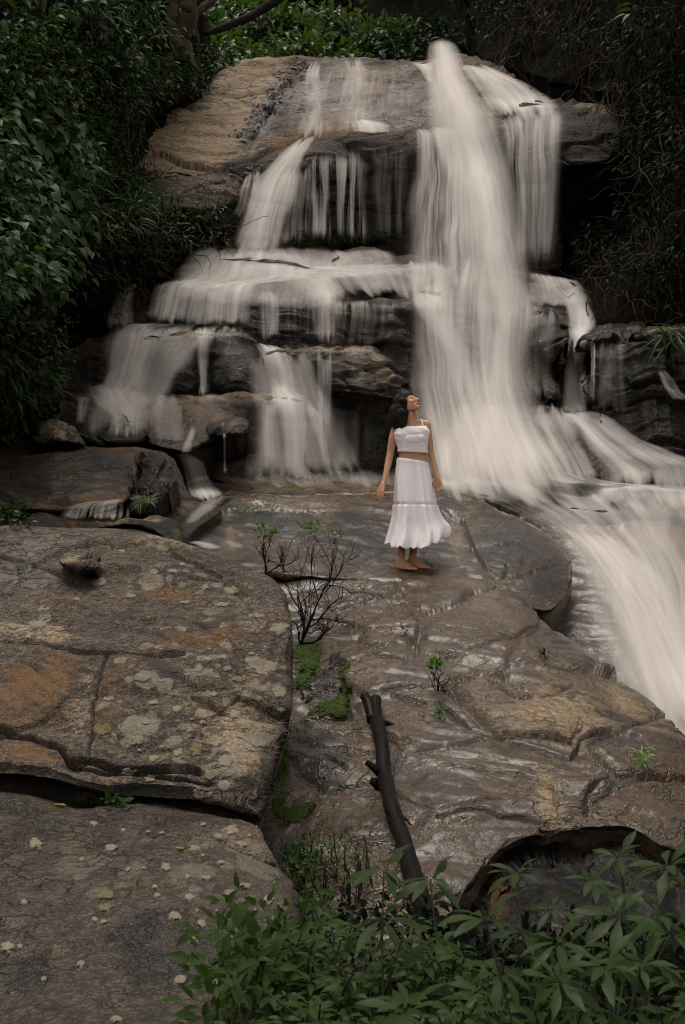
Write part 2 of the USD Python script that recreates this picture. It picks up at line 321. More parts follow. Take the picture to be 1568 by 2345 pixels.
def soil_mat(name, a, b):
    g = G(); n = g('noise_texture', 'fac', vector=g('geometry', 'position'), scale=5.0, detail=8.0, roughness=0.7)
    s = g('principled_bsdf', base_color=g('rgb_ramp', 'color', fac=n, ramp=[(0.35, a), (0.65, b)]), roughness=0.95, specular_ior_level=0.05, normal=g('bump', 'normal', height=n, strength=1.0, distance=0.08))
    MAT[name] = g.make(f'/World/Looks/{name}', Ref(f'{s}.BSDF'))
soil_mat('soil', (0.002, 0.0018, 0.0015), (0.006, 0.005, 0.0035))
def leaf_mat(name, a, b, rough=0.42, tr=0.3, yellow=0.0, spec=0.5):
    g = G(); r = g('geometry', 'random_per_island'); r2 = g('white_noise_texture', 'value', dimensions='1D', w=r)
    n = g('noise_texture', 'fac', vector=g('geometry', 'position'), scale=28.0, detail=3.0)
    c = g('rgb_ramp', 'color', fac=r, ramp=[(0.0, tuple(x * 0.7 for x in a)), (0.45, a), (0.9, b), (1.0, tuple(x * 1.25 for x in b))])
    if yellow: c = g.mixc(g.math('GREATER_THAN', r2, 1 - yellow), c, (0.20, 0.13, 0.025))
    k = g.math('MULTIPLY_ADD', n, 0.8, 0.6)
    c = g('mix', 'color', mix_type='multiply', fac=1.0, color1=c, color2=g('combine_color', 'color', r=k, g=k, b=k))
    s = g('principled_bsdf', base_color=c, roughness=g.math('MULTIPLY_ADD', r2, 0.25, rough - 0.1), specular_ior_level=spec, normal=g('bump', 'normal', height=n, strength=0.35, distance=0.01))
    t = g('translucent_bsdf', 'BSDF', color=g('mix', 'color', mix_type='multiply', fac=1.0, color1=c, color2=(1.2, 1.5, 0.6)))
    MAT[name] = g.make(f'/World/Looks/{name}', Ref(g('mix_closure', 'closure', fac=tr, closure1=Ref(f'{s}.BSDF'), closure2=t)))
leaf_mat('leaf_bank', (0.028, 0.056, 0.015), (0.085, 0.135, 0.033), yellow=0.015, spec=0.16)
leaf_mat('leaf_vine', (0.040, 0.076, 0.021), (0.125, 0.180, 0.050), rough=0.40, yellow=0.012, spec=0.2)
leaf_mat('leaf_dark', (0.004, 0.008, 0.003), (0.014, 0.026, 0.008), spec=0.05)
leaf_mat('leaf_back', (0.032, 0.050, 0.011), (0.120, 0.140, 0.032), tr=0.45, yellow=0.06)
leaf_mat('leaf_front', (0.034, 0.062, 0.013), (0.125, 0.185, 0.042), rough=0.45, yellow=0.02, spec=0.1, tr=0.35)
leaf_mat('leaf_whorl', (0.036, 0.062, 0.018), (0.115, 0.170, 0.054), rough=0.42, yellow=0.01, spec=0.14, tr=0.35)
leaf_mat('leaf_tuft', (0.10, 0.17, 0.03), (0.18, 0.24, 0.05), yellow=0.1)
leaf_mat('leaf_yellow', (0.30, 0.17, 0.03), (0.36, 0.22, 0.04), rough=0.5)
leaf_mat('leaf_dead', (0.035, 0.022, 0.012), (0.10, 0.058, 0.028), rough=0.6, tr=0.1)
leaf_mat('moss_green', (0.040, 0.066, 0.008), (0.105, 0.145, 0.018), rough=0.8, tr=0.15, spec=0.2)
def plain(name, col, rough=0.6, sc=20.0, amt=0.4, bump=0.004, vec=(1, 1, 1), coat=0.0, spec=0.5, sss=0.0):
    g = G(); n = g('noise_texture', 'fac', vector=g('mapping', 'vector', vector=g('geometry', 'position'), scale=vec), scale=sc, detail=5.0, roughness=0.65)
    k = g.math('MULTIPLY_ADD', n, amt * 2, 1 - amt)
    c = g('mix', 'color', mix_type='multiply', fac=1.0, color1=col, color2=g('combine_color', 'color', r=k, g=k, b=k))
    kw = dict(subsurface_weight=sss, subsurface_scale=0.01, subsurface_radius=(1.0, 0.4, 0.2)) if sss else {}
    s = g('principled_bsdf', base_color=c, roughness=rough, coat_weight=coat, coat_roughness=0.12, specular_ior_level=spec, normal=g('bump', 'normal', height=n, strength=0.7, distance=bump), **kw)
    MAT[name] = g.make(f'/World/Looks/{name}', Ref(f'{s}.BSDF'))
plain('bark', (0.045, 0.033, 0.022), 0.85, 9.0, 0.8, 0.04, (1, 1, 0.3), spec=0.2)
plain('twig_black', (0.008, 0.007, 0.006), 0.8, 30.0, 0.3, spec=0.03)
plain('twig_pale', (0.030, 0.023, 0.015), 0.8, 20.0, 0.5, spec=0.15)
plain('wet_log', (0.006, 0.0048, 0.004), 0.55, 14.0, 0.9, 0.05, (1, 0.3, 1), coat=0.06, spec=0.06)
plain('stem_green', (0.035, 0.042, 0.018), 0.7, 30.0, 0.4)
def lichen_mat(name, col):
    g = G(); pos = g('geometry', 'position'); n = g('noise_texture', 'fac', vector=pos, scale=60.0, detail=5.0, roughness=0.75); n2 = g('noise_texture', 'fac', vector=pos, scale=22.0, detail=4.0, roughness=0.7)
    r = Ref(g('separate_xyz', vector=g('attribute', 'vector', attribute='lr')) + '.x')
    k = g.math('MULTIPLY_ADD', n, 1.5, 0.25); c = g('mix', 'color', mix_type='multiply', fac=1.0, color1=col, color2=g('combine_color', 'color', r=k, g=k, b=k))
    al = g.math('MULTIPLY', g.sstep(g.math('SUBTRACT', g.math('MULTIPLY_ADD', g.math('ADD', n, g.math('MULTIPLY', n2, 1.4)), 1.9, -1.35), r), -0.08, 0.30), 0.92)
    s = g('principled_bsdf', base_color=c, roughness=0.95, specular_ior_level=0.15, normal=g('bump', 'normal', height=n, strength=1.0, distance=0.012))
    MAT[name] = g.make(f'/World/Looks/{name}', Ref(g('mix_closure', 'closure', fac=al, closure1=Ref(g('transparent_bsdf', 'BSDF')), closure2=Ref(f'{s}.BSDF'))))
lichen_mat('lichen', (0.185, 0.163, 0.120)); lichen_mat('lichen_olive', (0.125, 0.110, 0.058))
plain('skin', (0.40, 0.215, 0.125), 0.5, 40.0, 0.08, 0.001, sss=0.12)
plain('lip', (0.30, 0.10, 0.075), 0.4, 40.0, 0.1, 0.001)
plain('brow', (0.02, 0.012, 0.009), 0.7, 40.0, 0.2, 0.001)
plain('hair', (0.008, 0.006, 0.005), 0.55, 160.0, 0.6, 0.006, (1, 1, 0.06), spec=0.16)
plain('white_cotton', (0.74, 0.70, 0.72), 0.85, 45.0, 0.05, 0.003, (1, 1, 0.5), spec=0.2)
plain('white_linen', (0.76, 0.72, 0.75), 0.9, 50.0, 0.06, 0.003, (1, 1, 0.3), spec=0.15)
def water_mat(name, col=(0.74, 0.705, 0.675), fu=7.0, fv=0.35):
    """Silky water: threads along the flow, thin where the flow is thin, seen through to the rock."""
    g = G(); a = g('attribute', 'vector', attribute='wat'); w = g('separate_xyz', vector=a)
    b = g('separate_xyz', vector=g('attribute', 'vector', attribute='wsd')); seed, kk, nl = Ref(f'{b}.x'), Ref(f'{b}.y'), Ref(f'{b}.z')
    wob = g.math('MULTIPLY', g.math('SUBTRACT', g('noise_texture', 'fac', vector=g('combine_xyz', 'vector', x=Ref(f'{w}.x'), y=Ref(f'{w}.y'), z=seed), scale=1.2, detail=1.0), 0.5), 0.10)
    xx = g.math('ADD', Ref(f'{w}.x'), wob)
    def streak(f, h, d, z=0.0): return g('noise_texture', 'fac', vector=g('combine_xyz', 'vector', x=g.math('MULTIPLY', xx, f), y=g.math('MULTIPLY', Ref(f'{w}.y'), h), z=g.math('ADD', seed, z)), scale=1.0, detail=d, roughness=0.65)
    big, mid, fin = streak(fu * 0.36, fv * 1.3, 2.0, 5.0), streak(fu, fv, 2.0), streak(fu * 2.7, fv * 1.2, 2.0, 9.0)
    dn = g.math('MULTIPLY', Ref(f'{w}.z'), g.math('ADD', g.math('MULTIPLY', g.math('SUBTRACT', big, 0.5), g.math('MULTIPLY_ADD', kk, 0.28, 0.75)), 0.98))
    st = g.math('ADD', g.math('MULTIPLY', g.math('SUBTRACT', mid, 0.5), 1.0), g.math('MULTIPLY', g.math('SUBTRACT', fin, 0.5), 0.75))
    amp = g.math('MULTIPLY', g.math('MULTIPLY', dn, g.math('SUBTRACT', 1.3, dn, clamp=True)), kk)
    al = g.math('MULTIPLY_ADD', st, amp, dn, clamp=True)
    al = g.math('MULTIPLY', g.math('MULTIPLY', al, g.sstep(Ref(f'{w}.z'), 0.0, 0.25)), 0.95)
    al = g.math('SUBTRACT', 1.0, g.math('POWER', g.math('SUBTRACT', 1.0, al), nl))
    m = g('mix_closure', 'closure', fac=0.4, closure1=Ref(g('diffuse_bsdf', 'BSDF', color=col)), closure2=Ref(g('translucent_bsdf', 'BSDF', color=col)))
    MAT[name] = g.make(f'/World/Looks/{name}', Ref(g('mix_closure', 'closure', fac=al, closure1=Ref(g('transparent_bsdf', 'BSDF')), closure2=m)))
water_mat('silk_water')
def pool_mat(name, tint, rough=0.08):
    g = G(); n = g('noise_texture', 'fac', vector=g('mapping', 'vector', vector=g('geometry', 'position'), scale=(1, 2, 1)), scale=4.0, detail=3.0)
    bp = g('bump', 'normal', height=n, strength=0.25, distance=0.03)
    fr = g('fresnel', 'fac', IOR=1.33, normal=bp)
    MAT[name] = g.make(f'/World/Looks/{name}', Ref(g('mix_closure', 'closure', fac=fr, closure1=Ref(g('transparent_bsdf', 'BSDF', color=tint)), closure2=Ref(g('glossy_bsdf', 'BSDF', color=(1, 1, 1), roughness=rough, normal=bp)))))
pool_mat('pool_surface', (0.86, 0.76, 0.62))

# ---------------------------------------------------------------- the ground and the rock faces
def struct(name, r, mat, marks=(), base=(), label=None):
    v, f, px, py = r
    m = obj(name, v, f, mat, attrs=paint(px, py, marks, base), kind='structure', label=label); return m
def rock(name, label, r, mat, marks=(), base=(), cat='rock', group=None):
    v, f, px, py = r; c = v.mean(0); c[2] = v[:, 2].min()
    t = thing(name, label, cat, c, group)
    obj('stone', v, f, mat, t, attrs=paint(px, py, marks, base)); return t
D_ = lambda **k: (lambda p: rockdisp(p, **k))

def terrain_z(x, y):
    c = 0.5 + 0.05 * y
    side = sm(3.2, 11, np.abs(x - c)) * 8.0 * sm(3, 13, y) + sm(7, 24, np.abs(x - c)) * 9
    back = sm(18.0, 20.8, y) * 10.0 + sm(21, 36, y) * 8.5 + sm(35, 46, y) * 8.0
    behind = sm(-5, -22, y) * 15
    p = np.stack([x, y, x * 0], -1)
    return np.maximum(np.maximum(side, back), behind) - 0.75 + 0.9 * fb(p, 0.25, 4, 5) - 0.5 * sm(5, 0, y)
gx, gy = np.meshgrid(np.r_[-200, -120, -70, np.arange(-45, 45.1, 0.75), 70, 120, 200], np.r_[-200, -90, -40, np.arange(-14, 60, 0.6), 90, 200])
gv = np.stack([gx, gy, terrain_z(gx, gy)], -1).reshape(-1, 3); R, C = gx.shape
i = (np.arange(R - 1)[:, None] * C + np.arange(C - 1)).ravel()
gf = np.vstack([np.c_[i, i + 1, i + C + 1], np.c_[i, i + C + 1, i + C]])
obj('ground', gv, gf, 'soil', kind='structure'); SURF.append((gv, gf))

# the crown of the falls: sloping slab above, dark wall below its lip
crown = patch([(300, 400), (308, 330), (330, 270), (400, 235), (440, 228), (490, 195), (530, 138), (600, 128), (700, 131), (800, 128), (900, 134), (960, 138), (1040, 120), (1110, 140), (1170, 172), (1230, 205), (1290, 232), (1345, 262), (1360, 640), (1000, 640), (600, 620), (480, 610), (500, 500), (470, 420), (400, 405)],
    [(320, 380, 15.7), (310, 320, 16.2), (420, 390, 15.7), (440, 230, 17.6), (530, 150, 19.2), (540, 385, 15.8), (700, 135, 19.6), (900, 138, 19.6), (1040, 125, 19.8), (1180, 180, 18.4), (1290, 235, 17.2),
     (600, 365, 15.9), (700, 345, 15.95), (760, 312, 16.2), (870, 303, 16.3), (960, 298, 16.3), (1060, 285, 16.2), (1150, 270, 16.2), (700, 240, 17.6), (900, 220, 17.9), (1060, 200, 18.1), (560, 260, 17.5),
     (540, 440, 15.7), (620, 440, 15.9), (760, 400, 16.1), (900, 400, 16.3), (1050, 400, 16.4), (1200, 400, 16.9), (1300, 400, 17.3), (560, 590, 16.0), (700, 590, 16.5), (900, 600, 16.8), (1100, 620, 17.0), (1300, 630, 17.2)],
    step=3.2, rnd=(16, 0.35), disp=D_(A=0.16, s=0.5, strata=0.055, sd=(-0.15, 0.35, 1), sf=3.2, block=0.10, bs=(0.5, 0.6, 1.6), seed=3), thick=3.0, bdir=(0, 1, -0.25), seed=3,
    cracks=[([(560, 330), (610, 250), (660, 185), (700, 140)], 7, 0.06), ([(880, 262), (930, 268), (965, 275)], 4, 0.07), ([(320, 300), (420, 290), (520, 265)], 3, 0.03), ([(340, 350), (420, 330), (470, 345), (540, 340)], 3, 0.03)])
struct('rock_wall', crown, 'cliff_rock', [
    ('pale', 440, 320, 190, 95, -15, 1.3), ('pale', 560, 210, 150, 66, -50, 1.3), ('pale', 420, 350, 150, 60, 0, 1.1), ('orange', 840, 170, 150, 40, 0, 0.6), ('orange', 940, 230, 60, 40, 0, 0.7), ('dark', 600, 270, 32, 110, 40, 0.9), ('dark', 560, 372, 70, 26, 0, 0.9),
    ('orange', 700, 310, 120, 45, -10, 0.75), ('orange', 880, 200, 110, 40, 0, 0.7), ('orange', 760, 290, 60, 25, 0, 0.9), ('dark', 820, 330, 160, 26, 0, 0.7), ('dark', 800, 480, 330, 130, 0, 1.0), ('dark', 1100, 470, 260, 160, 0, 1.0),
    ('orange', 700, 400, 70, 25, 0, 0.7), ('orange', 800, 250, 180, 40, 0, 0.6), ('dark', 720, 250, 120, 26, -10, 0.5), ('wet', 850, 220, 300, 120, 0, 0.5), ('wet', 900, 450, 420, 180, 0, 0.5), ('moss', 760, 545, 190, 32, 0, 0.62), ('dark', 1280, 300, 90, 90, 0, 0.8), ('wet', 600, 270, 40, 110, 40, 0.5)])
lower_dry = patch([(322, 402), (380, 396), (440, 400), (520, 398), (556, 430), (540, 466), (505, 482), (440, 486), (370, 476), (326, 450)],
    [(325, 405, 15.3), (440, 402, 15.3), (545, 430, 15.5), (530, 465, 15.2), (440, 480, 14.7), (340, 460, 14.8)], step=3.2, rnd=(10, 0.25), disp=D_(A=0.08, strata=0.06, sd=(0.2, 0.3, 1), seed=11), thick=1.6, seed=11, cracks=[([(420, 440), (470, 425), (520, 415)], 3, 0.06)])
rock('rock_slab', 'grey dry angular slab wedged under the tan upper rock', lower_dry, 'cliff_rock', [('dark', 480, 470, 90, 16, 0, 0.8), ('moss', 350, 430, 40, 20, 0, 0.7)], [('wet', 0.2)])
dark_block = patch([(1150, 262), (1210, 232), (1290, 222), (1340, 225), (1420, 240), (1442, 300), (1424, 372), (1340, 388), (1288, 402), (1255, 470), (1200, 500), (1158, 470), (1150, 360)],
    [(1150, 265, 16.1), (1290, 225, 16.9), (1420, 240, 16.4), (1430, 320, 15.6), (1420, 370, 15.5), (1300, 300, 15.8), (1300, 395, 15.6), (1180, 400, 16.0), (1200, 490, 16.3)], step=3.2, rnd=(14, 0.4), disp=D_(A=0.10, strata=0.06, block=0.12, bs=(1, 1, 2), seed=17), thick=1.5, seed=17)
rock('rock_block', 'dark square overhanging block right of the topmost plunge', dark_block, 'dark_rock', [('pale', 1360, 240, 60, 12, 5, 0.7)], [('wet', 0.2)])

# ledges below the plunge, from the top down
L1 = tier([(395, 622, 660, 14.7), (440, 585, 660, 14.6), (560, 583, 655, 14.4), (650, 590, 660, 14.3), (740, 606, 670, 14.3), (840, 596, 680, 14.35), (930, 592, 700, 14.4), (1000, 602, 710, 14.4), (1100, 612, 730, 14.4), (1200, 622, 750, 14.4), (1300, 636, 760, 14.5), (1365, 660, 780, 14.7)],
    top=2.5, rise=0.75, lean=0.5, rr=0.12, step=3.6, disp=D_(A=0.14, s=0.7, strata=0.04, block=0.06, bs=(0.7, 0.7, 1.5), seed=21), seed=21)
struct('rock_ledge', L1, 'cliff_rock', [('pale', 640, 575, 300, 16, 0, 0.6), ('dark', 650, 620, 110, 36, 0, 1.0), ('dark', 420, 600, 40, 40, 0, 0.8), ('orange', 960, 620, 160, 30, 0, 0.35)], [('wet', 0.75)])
mound = patch([(748, 640), (752, 600), (790, 566), (850, 562), (910, 585), (948, 625), (955, 668), (880, 672), (800, 664)],
    [(750, 650, 14.2), (790, 570, 15.3), (850, 565, 15.5), (920, 592, 15.1), (950, 660, 14.2), (850, 665, 13.9), (850, 610, 14.4)], step=3.2, rnd=(18, 0.35), disp=D_(A=0.06, strata=0.02, seed=23), thick=1.2, seed=23)
rock('rounded_rock', 'grey smooth mound on the ledge under the main plunge', mound, 'cliff_rock', [('dark', 880, 590, 50, 12, 5, 0.6)], [('wet', 0.8)])
L2 = tier([(318, 700, 770, 13.95), (345, 660, 770, 13.9), (400, 640, 765, 13.8), (470, 642, 765, 13.75), (560, 650, 765, 13.75), (590, 668, 800, 13.75), (660, 672, 805, 13.7), (740, 676, 810, 13.7), (790, 690, 815, 13.6), (860, 686, 815, 13.5), (930, 690, 1120, 13.5), (1000, 694, 1120, 13.5), (1100, 700, 1120, 13.5), (1210, 712, 1120, 13.6), (1270, 722, 1050, 13.9), (1330, 740, 1020, 13.8), (1400, 760, 1020, 13.9)],
    top=0.9, rise=0.28, lean=0.18, rr=0.10, step=3.6, disp=D_(A=0.10, s=0.8, strata=0.06, block=0.10, bs=(0.8, 0.8, 2.0), seed=27), seed=27)
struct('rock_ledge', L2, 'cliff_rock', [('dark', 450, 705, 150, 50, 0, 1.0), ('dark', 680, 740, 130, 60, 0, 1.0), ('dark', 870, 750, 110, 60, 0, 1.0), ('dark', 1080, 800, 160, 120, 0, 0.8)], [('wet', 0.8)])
side_rock = patch([(222, 752), (240, 690), (290, 655), (330, 640), (352, 668), (345, 760), (280, 778)], [(225, 750, 13.6), (245, 690, 14.0), (310, 648, 14.3), (345, 690, 14.0), (340, 760, 13.5), (280, 740, 13.4)], step=3.2, rnd=(14, 0.3), disp=D_(A=0.07, strata=0.05, seed=29), thick=1.0, seed=29)
rock('side_rock', 'black wet rock at the left end of the second ledge beside the leafy bank', side_rock, 'dark_rock', (), [('wet', 0.6)])
L3 = tier([(118, 806, 905, 13.1), (160, 782, 905, 13.1), (200, 764, 905, 13.05), (270, 754, 910, 13.0), (350, 750, 912, 12.95), (450, 752, 912, 12.9), (540, 752, 912, 12.9), (590, 775, 915, 13.0), (612, 830, 915, 13.1)],
    top=0.95, rise=0.15, lean=0.14, rr=0.09, step=3.4, disp=D_(A=0.10, s=0.8, strata=0.07, block=0.07, bs=(0.9, 0.9, 1.8), seed=31), seed=31)
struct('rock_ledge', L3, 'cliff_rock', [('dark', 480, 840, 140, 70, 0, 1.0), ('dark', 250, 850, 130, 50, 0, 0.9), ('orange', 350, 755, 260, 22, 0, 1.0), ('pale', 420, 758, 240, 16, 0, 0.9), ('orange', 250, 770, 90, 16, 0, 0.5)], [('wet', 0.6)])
bulge1 = patch([(352, 905), (348, 830), (370, 772), (420, 758), (455, 790), (462, 850), (455, 912), (400, 916)], [(355, 890, 12.75), (370, 780, 12.85), (420, 765, 12.95), (455, 850, 12.75), (450, 910, 12.6), (400, 850, 12.5), (400, 910, 12.5)], step=3.2, rnd=(26, 0.4), disp=D_(A=0.06, strata=0.03, fine=0.03, seed=33), thick=1.0, seed=33)
rock('bulging_rock', 'dark rounded rock between two thin veils on the left cascade', bulge1, 'dark_rock', [('orange', 415, 775, 40, 10, 10, 0.7)], [('wet', 0.6)])
bulge2 = patch([(470, 905), (478, 810), (500, 772), (560, 768), (596, 800), (604, 860), (600, 912), (540, 918)], [(475, 890, 12.7), (490, 790, 12.85), (560, 772, 12.9), (600, 850, 12.7), (595, 910, 12.6), (540, 850, 12.4), (540, 915, 12.4)], step=3.2, rnd=(26, 0.4), disp=D_(A=0.06, strata=0.03, fine=0.03, seed=35), thick=1.0, seed=35)
rock('bulging_rock', 'dark rounded rock left of the middle cascade chute', bulge2, 'dark_rock', [('orange', 540, 778, 50, 10, 0, 0.6)], [('wet', 0.65)])
L3b = tier([(600, 812, 1085, 12.95), (640, 797, 1085, 12.9), (700, 794, 1085, 12.8), (780, 795, 1085, 12.75), (850, 797, 1085, 12.7), (885, 815, 1085, 12.7), (930, 850, 1085, 12.8), (955, 930, 1085, 13.0)],
    top=0.9, rise=0.14, lean=0.10, rr=0.08, step=3.4, disp=D_(A=0.10, s=0.8, strata=0.08, sf=5, block=0.10, bs=(1.0, 1.0, 2.4), seed=37), seed=37)
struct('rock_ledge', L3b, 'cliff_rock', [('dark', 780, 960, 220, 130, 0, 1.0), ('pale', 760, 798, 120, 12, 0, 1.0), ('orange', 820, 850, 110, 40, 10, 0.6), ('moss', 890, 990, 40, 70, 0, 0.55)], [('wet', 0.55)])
layered = patch([(700, 905), (690, 830), (720, 798), (780, 790), (850, 790), (872, 806), (905, 830), (932, 860), (938, 900), (915, 926), (850, 915), (780, 905)], [(705, 890, 12.6), (700, 810, 12.6), (780, 795, 12.7), (860, 798, 12.6), (930, 870, 12.6), (915, 920, 12.4), (820, 880, 12.2), (780, 900, 12.3)], step=3.0, rnd=(12, 0.25), disp=D_(A=0.05, strata=0.08, sd=(0.25, 0.2, 1), sf=7, block=0.10, bs=(1.5, 1.5, 4), seed=39), thick=1.2, seed=39)
rock('layered_rock', 'brown layered rock block with tan top left of the woman\'s head', layered, 'cliff_rock', [('pale', 780, 797, 100, 14, 0, 1.0), ('pale', 880, 835, 40, 26, 30, 1.0), ('dark', 770, 870, 70, 40, 0, 0.7), ('dark', 890, 890, 60, 22, 10, 0.6)], [('wet', 0.4)])
L4 = tier([(330, 925, 1030, 12.35), (370, 908, 1030, 12.3), (430, 905, 1035, 12.25), (560, 905, 1080, 12.2), (640, 904, 1090, 12.1), (700, 908, 1090, 12.1), (735, 940, 1090, 12.15), (762, 1000, 1090, 12.3)],
    top=0.75, rise=0.10, lean=0.16, rr=0.09, step=3.4, disp=D_(A=0.09, s=0.8, strata=0.05, block=0.06, seed=41), seed=41)
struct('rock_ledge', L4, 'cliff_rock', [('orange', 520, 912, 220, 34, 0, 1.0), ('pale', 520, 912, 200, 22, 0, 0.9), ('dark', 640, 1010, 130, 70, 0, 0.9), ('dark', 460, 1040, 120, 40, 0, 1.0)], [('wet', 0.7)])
left_rocks = patch([(120, 960), (118, 912), (150, 885), (205, 868), (260, 872), (330, 890), (372, 910), (362, 940), (345, 1012), (260, 1024), (180, 1010)], [(125, 930, 12.1), (150, 890, 12.4), (230, 870, 12.6), (350, 900, 12.3), (345, 1010, 11.4), (250, 1020, 11.3), (180, 1000, 11.5), (250, 930, 11.9)], step=3.2, rnd=(14, 0.3), disp=D_(A=0.10, s=0.9, strata=0.05, block=0.12, bs=(1.2, 1.2, 2), seed=43), thick=1.3, seed=43, cracks=[([(170, 925), (240, 915), (290, 930), (350, 925)], 5, 0.10)])
rock('stepped_rock', 'broken brown rocks under the lowest left veils', left_rocks, 'cliff_rock', [('dark', 280, 965, 50, 40, 0, 1.0), ('orange', 240, 915, 150, 34, 5, 1.0), ('pale', 240, 905, 110, 16, 5, 0.6), ('dark', 190, 960, 60, 36, 0, 0.7), ('moss', 220, 1000, 60, 18, 0, 0.5)], [('wet', 0.7)])
slant = patch([(335, 1014), (330, 960), (352, 915), (420, 908), (500, 930), (552, 955), (548, 985), (500, 1005), (430, 1044), (370, 1034)], [(338, 1000, 11.4), (350, 920, 12.0), (430, 912, 12.1), (540, 960, 11.9), (500, 1000, 11.6), (430, 1038, 11.2), (430, 970, 11.6)], step=3.2, rnd=(12, 0.25), disp=D_(A=0.05, strata=0.03, seed=45), thick=1.2, seed=45, cracks=[([(370, 915), (430, 955), (520, 985)], 3, 0.05)])
rock('sloping_slab', 'smooth brown sloping slab below the tan ledge of the left cascade', slant, 'cliff_rock', [('orange', 430, 945, 150, 60, 20, 1.0), ('pale', 400, 930, 80, 20, 20, 0.5), ('dark', 400, 1000, 80, 30, 0, 0.5)], [('wet', 0.75)])
rnd_b = patch([(466, 985), (478, 958), (520, 948), (562, 952), (584, 968), (570, 996), (530, 1010), (486, 1008)], [(470, 985, 11.6), (520, 952, 11.7), (580, 970, 11.6), (530, 1008, 11.3), (520, 980, 11.3)], step=2.6, rnd=(14, 0.28), disp=D_(A=0.05, s=1.5, strata=0.02, block=0.05, bs=(3, 3, 3), seed=47), thick=0.6, seed=47)
rock('small_boulder', 'small shiny boulder with a thin trickle over its dark hollow', rnd_b, 'dark_rock', [('pale', 530, 975, 50, 20, -20, 0.5)], [('wet', 0.9)])
# the shelf of the plunge pool and the rocks in front of it
L5 = tier([(395, 1150, 1230, 10.9), (440, 1138, 1230, 11.0), (500, 1133, 1200, 11.2), (600, 1130, 1190, 11.3), (760, 1128, 1190, 11.3), (900, 1126, 1190, 11.3), (1000, 1124, 1190, 11.3), (1100, 1130, 1200, 11.2), (1250, 1150, 1250, 11.1), (1400, 1172, 1300, 11.0), (1600, 1185, 1300, 11.0), (1720, 1190, 1300, 11.0)],
    top=2.2, rise=0.42, lean=0.3, rr=0.08, step=4, disp=D_(A=0.08, s=0.6, strata=0.025, seed=51), seed=51)
struct('rock_shelf', L5, 'cliff_rock', [('pale', 700, 1105, 300, 26, 0, 0.9), ('orange', 640, 1110, 200, 24, 0, 0.6), ('pale', 950, 1110, 160, 20, 0, 0.8)], [('wet', 0.7)])
front_shelf = patch([(405, 1225), (470, 1180), (505, 1150), (560, 1128), (640, 1128), (700, 1124), (780, 1120), (870, 1121), (1000, 1122), (1080, 1134), (1150, 1168), (1220, 1195), (1270, 1232), (1302, 1275), (1316, 1330), (1300, 1385), (1240, 1410), (1100, 1360), (1000, 1340), (750, 1330), (500, 1310), (420, 1260)],
    [(420, 1225, 9.6), (505, 1152, 10.9), (640, 1130, 11.1), (780, 1122, 11.2), (1000, 1124, 11.1), (1150, 1172, 10.6), (1300, 1275, 9.7), (1314, 1340, 9.1), (1240, 1400, 8.6), (1000, 1330, 8.9), (750, 1320, 8.9), (500, 1300, 9.0), (640, 1180, 10.45), (800, 1180, 10.45), (800, 1240, 9.75), (1000, 1200, 10.2), (1000, 1270, 9.4), (640, 1260, 9.5), (1150, 1260, 9.5), (1150, 1330, 8.95), (1220, 1340, 8.9)],
    step=3.2, rnd=(10, 0.18), disp=D_(A=0.07, s=0.9, strata=0.03, sd=(0.3, 0.4, 1), seed=53), thick=2.0, bdir=(0.1, 0.8, -1), seed=53,
    cracks=[([(1060, 1185), (1075, 1230), (1110, 1300), (1150, 1320), (1160, 1290)], 4, 0.06), ([(520, 1165), (620, 1160), (740, 1168)], 5, 0.07), ([(900, 1160), (1000, 1160), (1060, 1190)], 4, 0.04), ([(1150, 1330), (1240, 1300), (1300, 1290)], 3, 0.04)])
struct('rock_shelf', front_shelf, 'slab_rock', [
    ('dark', 830, 1225, 130, 62, 8, 1.0), ('dark', 640, 1200, 130, 40, 0, 1.0), ('dark', 1150, 1260, 110, 60, 12, 1.0), ('dark', 1190, 1215, 120, 22, 28, 0.8), ('dark', 480, 1215, 60, 45, -20, 0.9), ('dark', 1000, 1260, 60, 50, 0, 0.8), ('dark', 1250, 1330, 60, 60, 0, 0.8),
    ('pale', 1045, 1235, 22, 70, -10, 1.0), ('pale', 680, 1147, 170, 16, 0, 0.7), ('pale', 522, 1215, 16, 60, -15, 1.0), ('orange', 900, 1150, 120, 20, 0, 0.6), ('pale', 1120, 1345, 50, 20, 20, 0.9), ('dark', 1000, 1150, 90, 20, 10, 0.6), ('moss', 560, 1165, 70, 10, 10, 0.7)], [('wet', 0.85)])

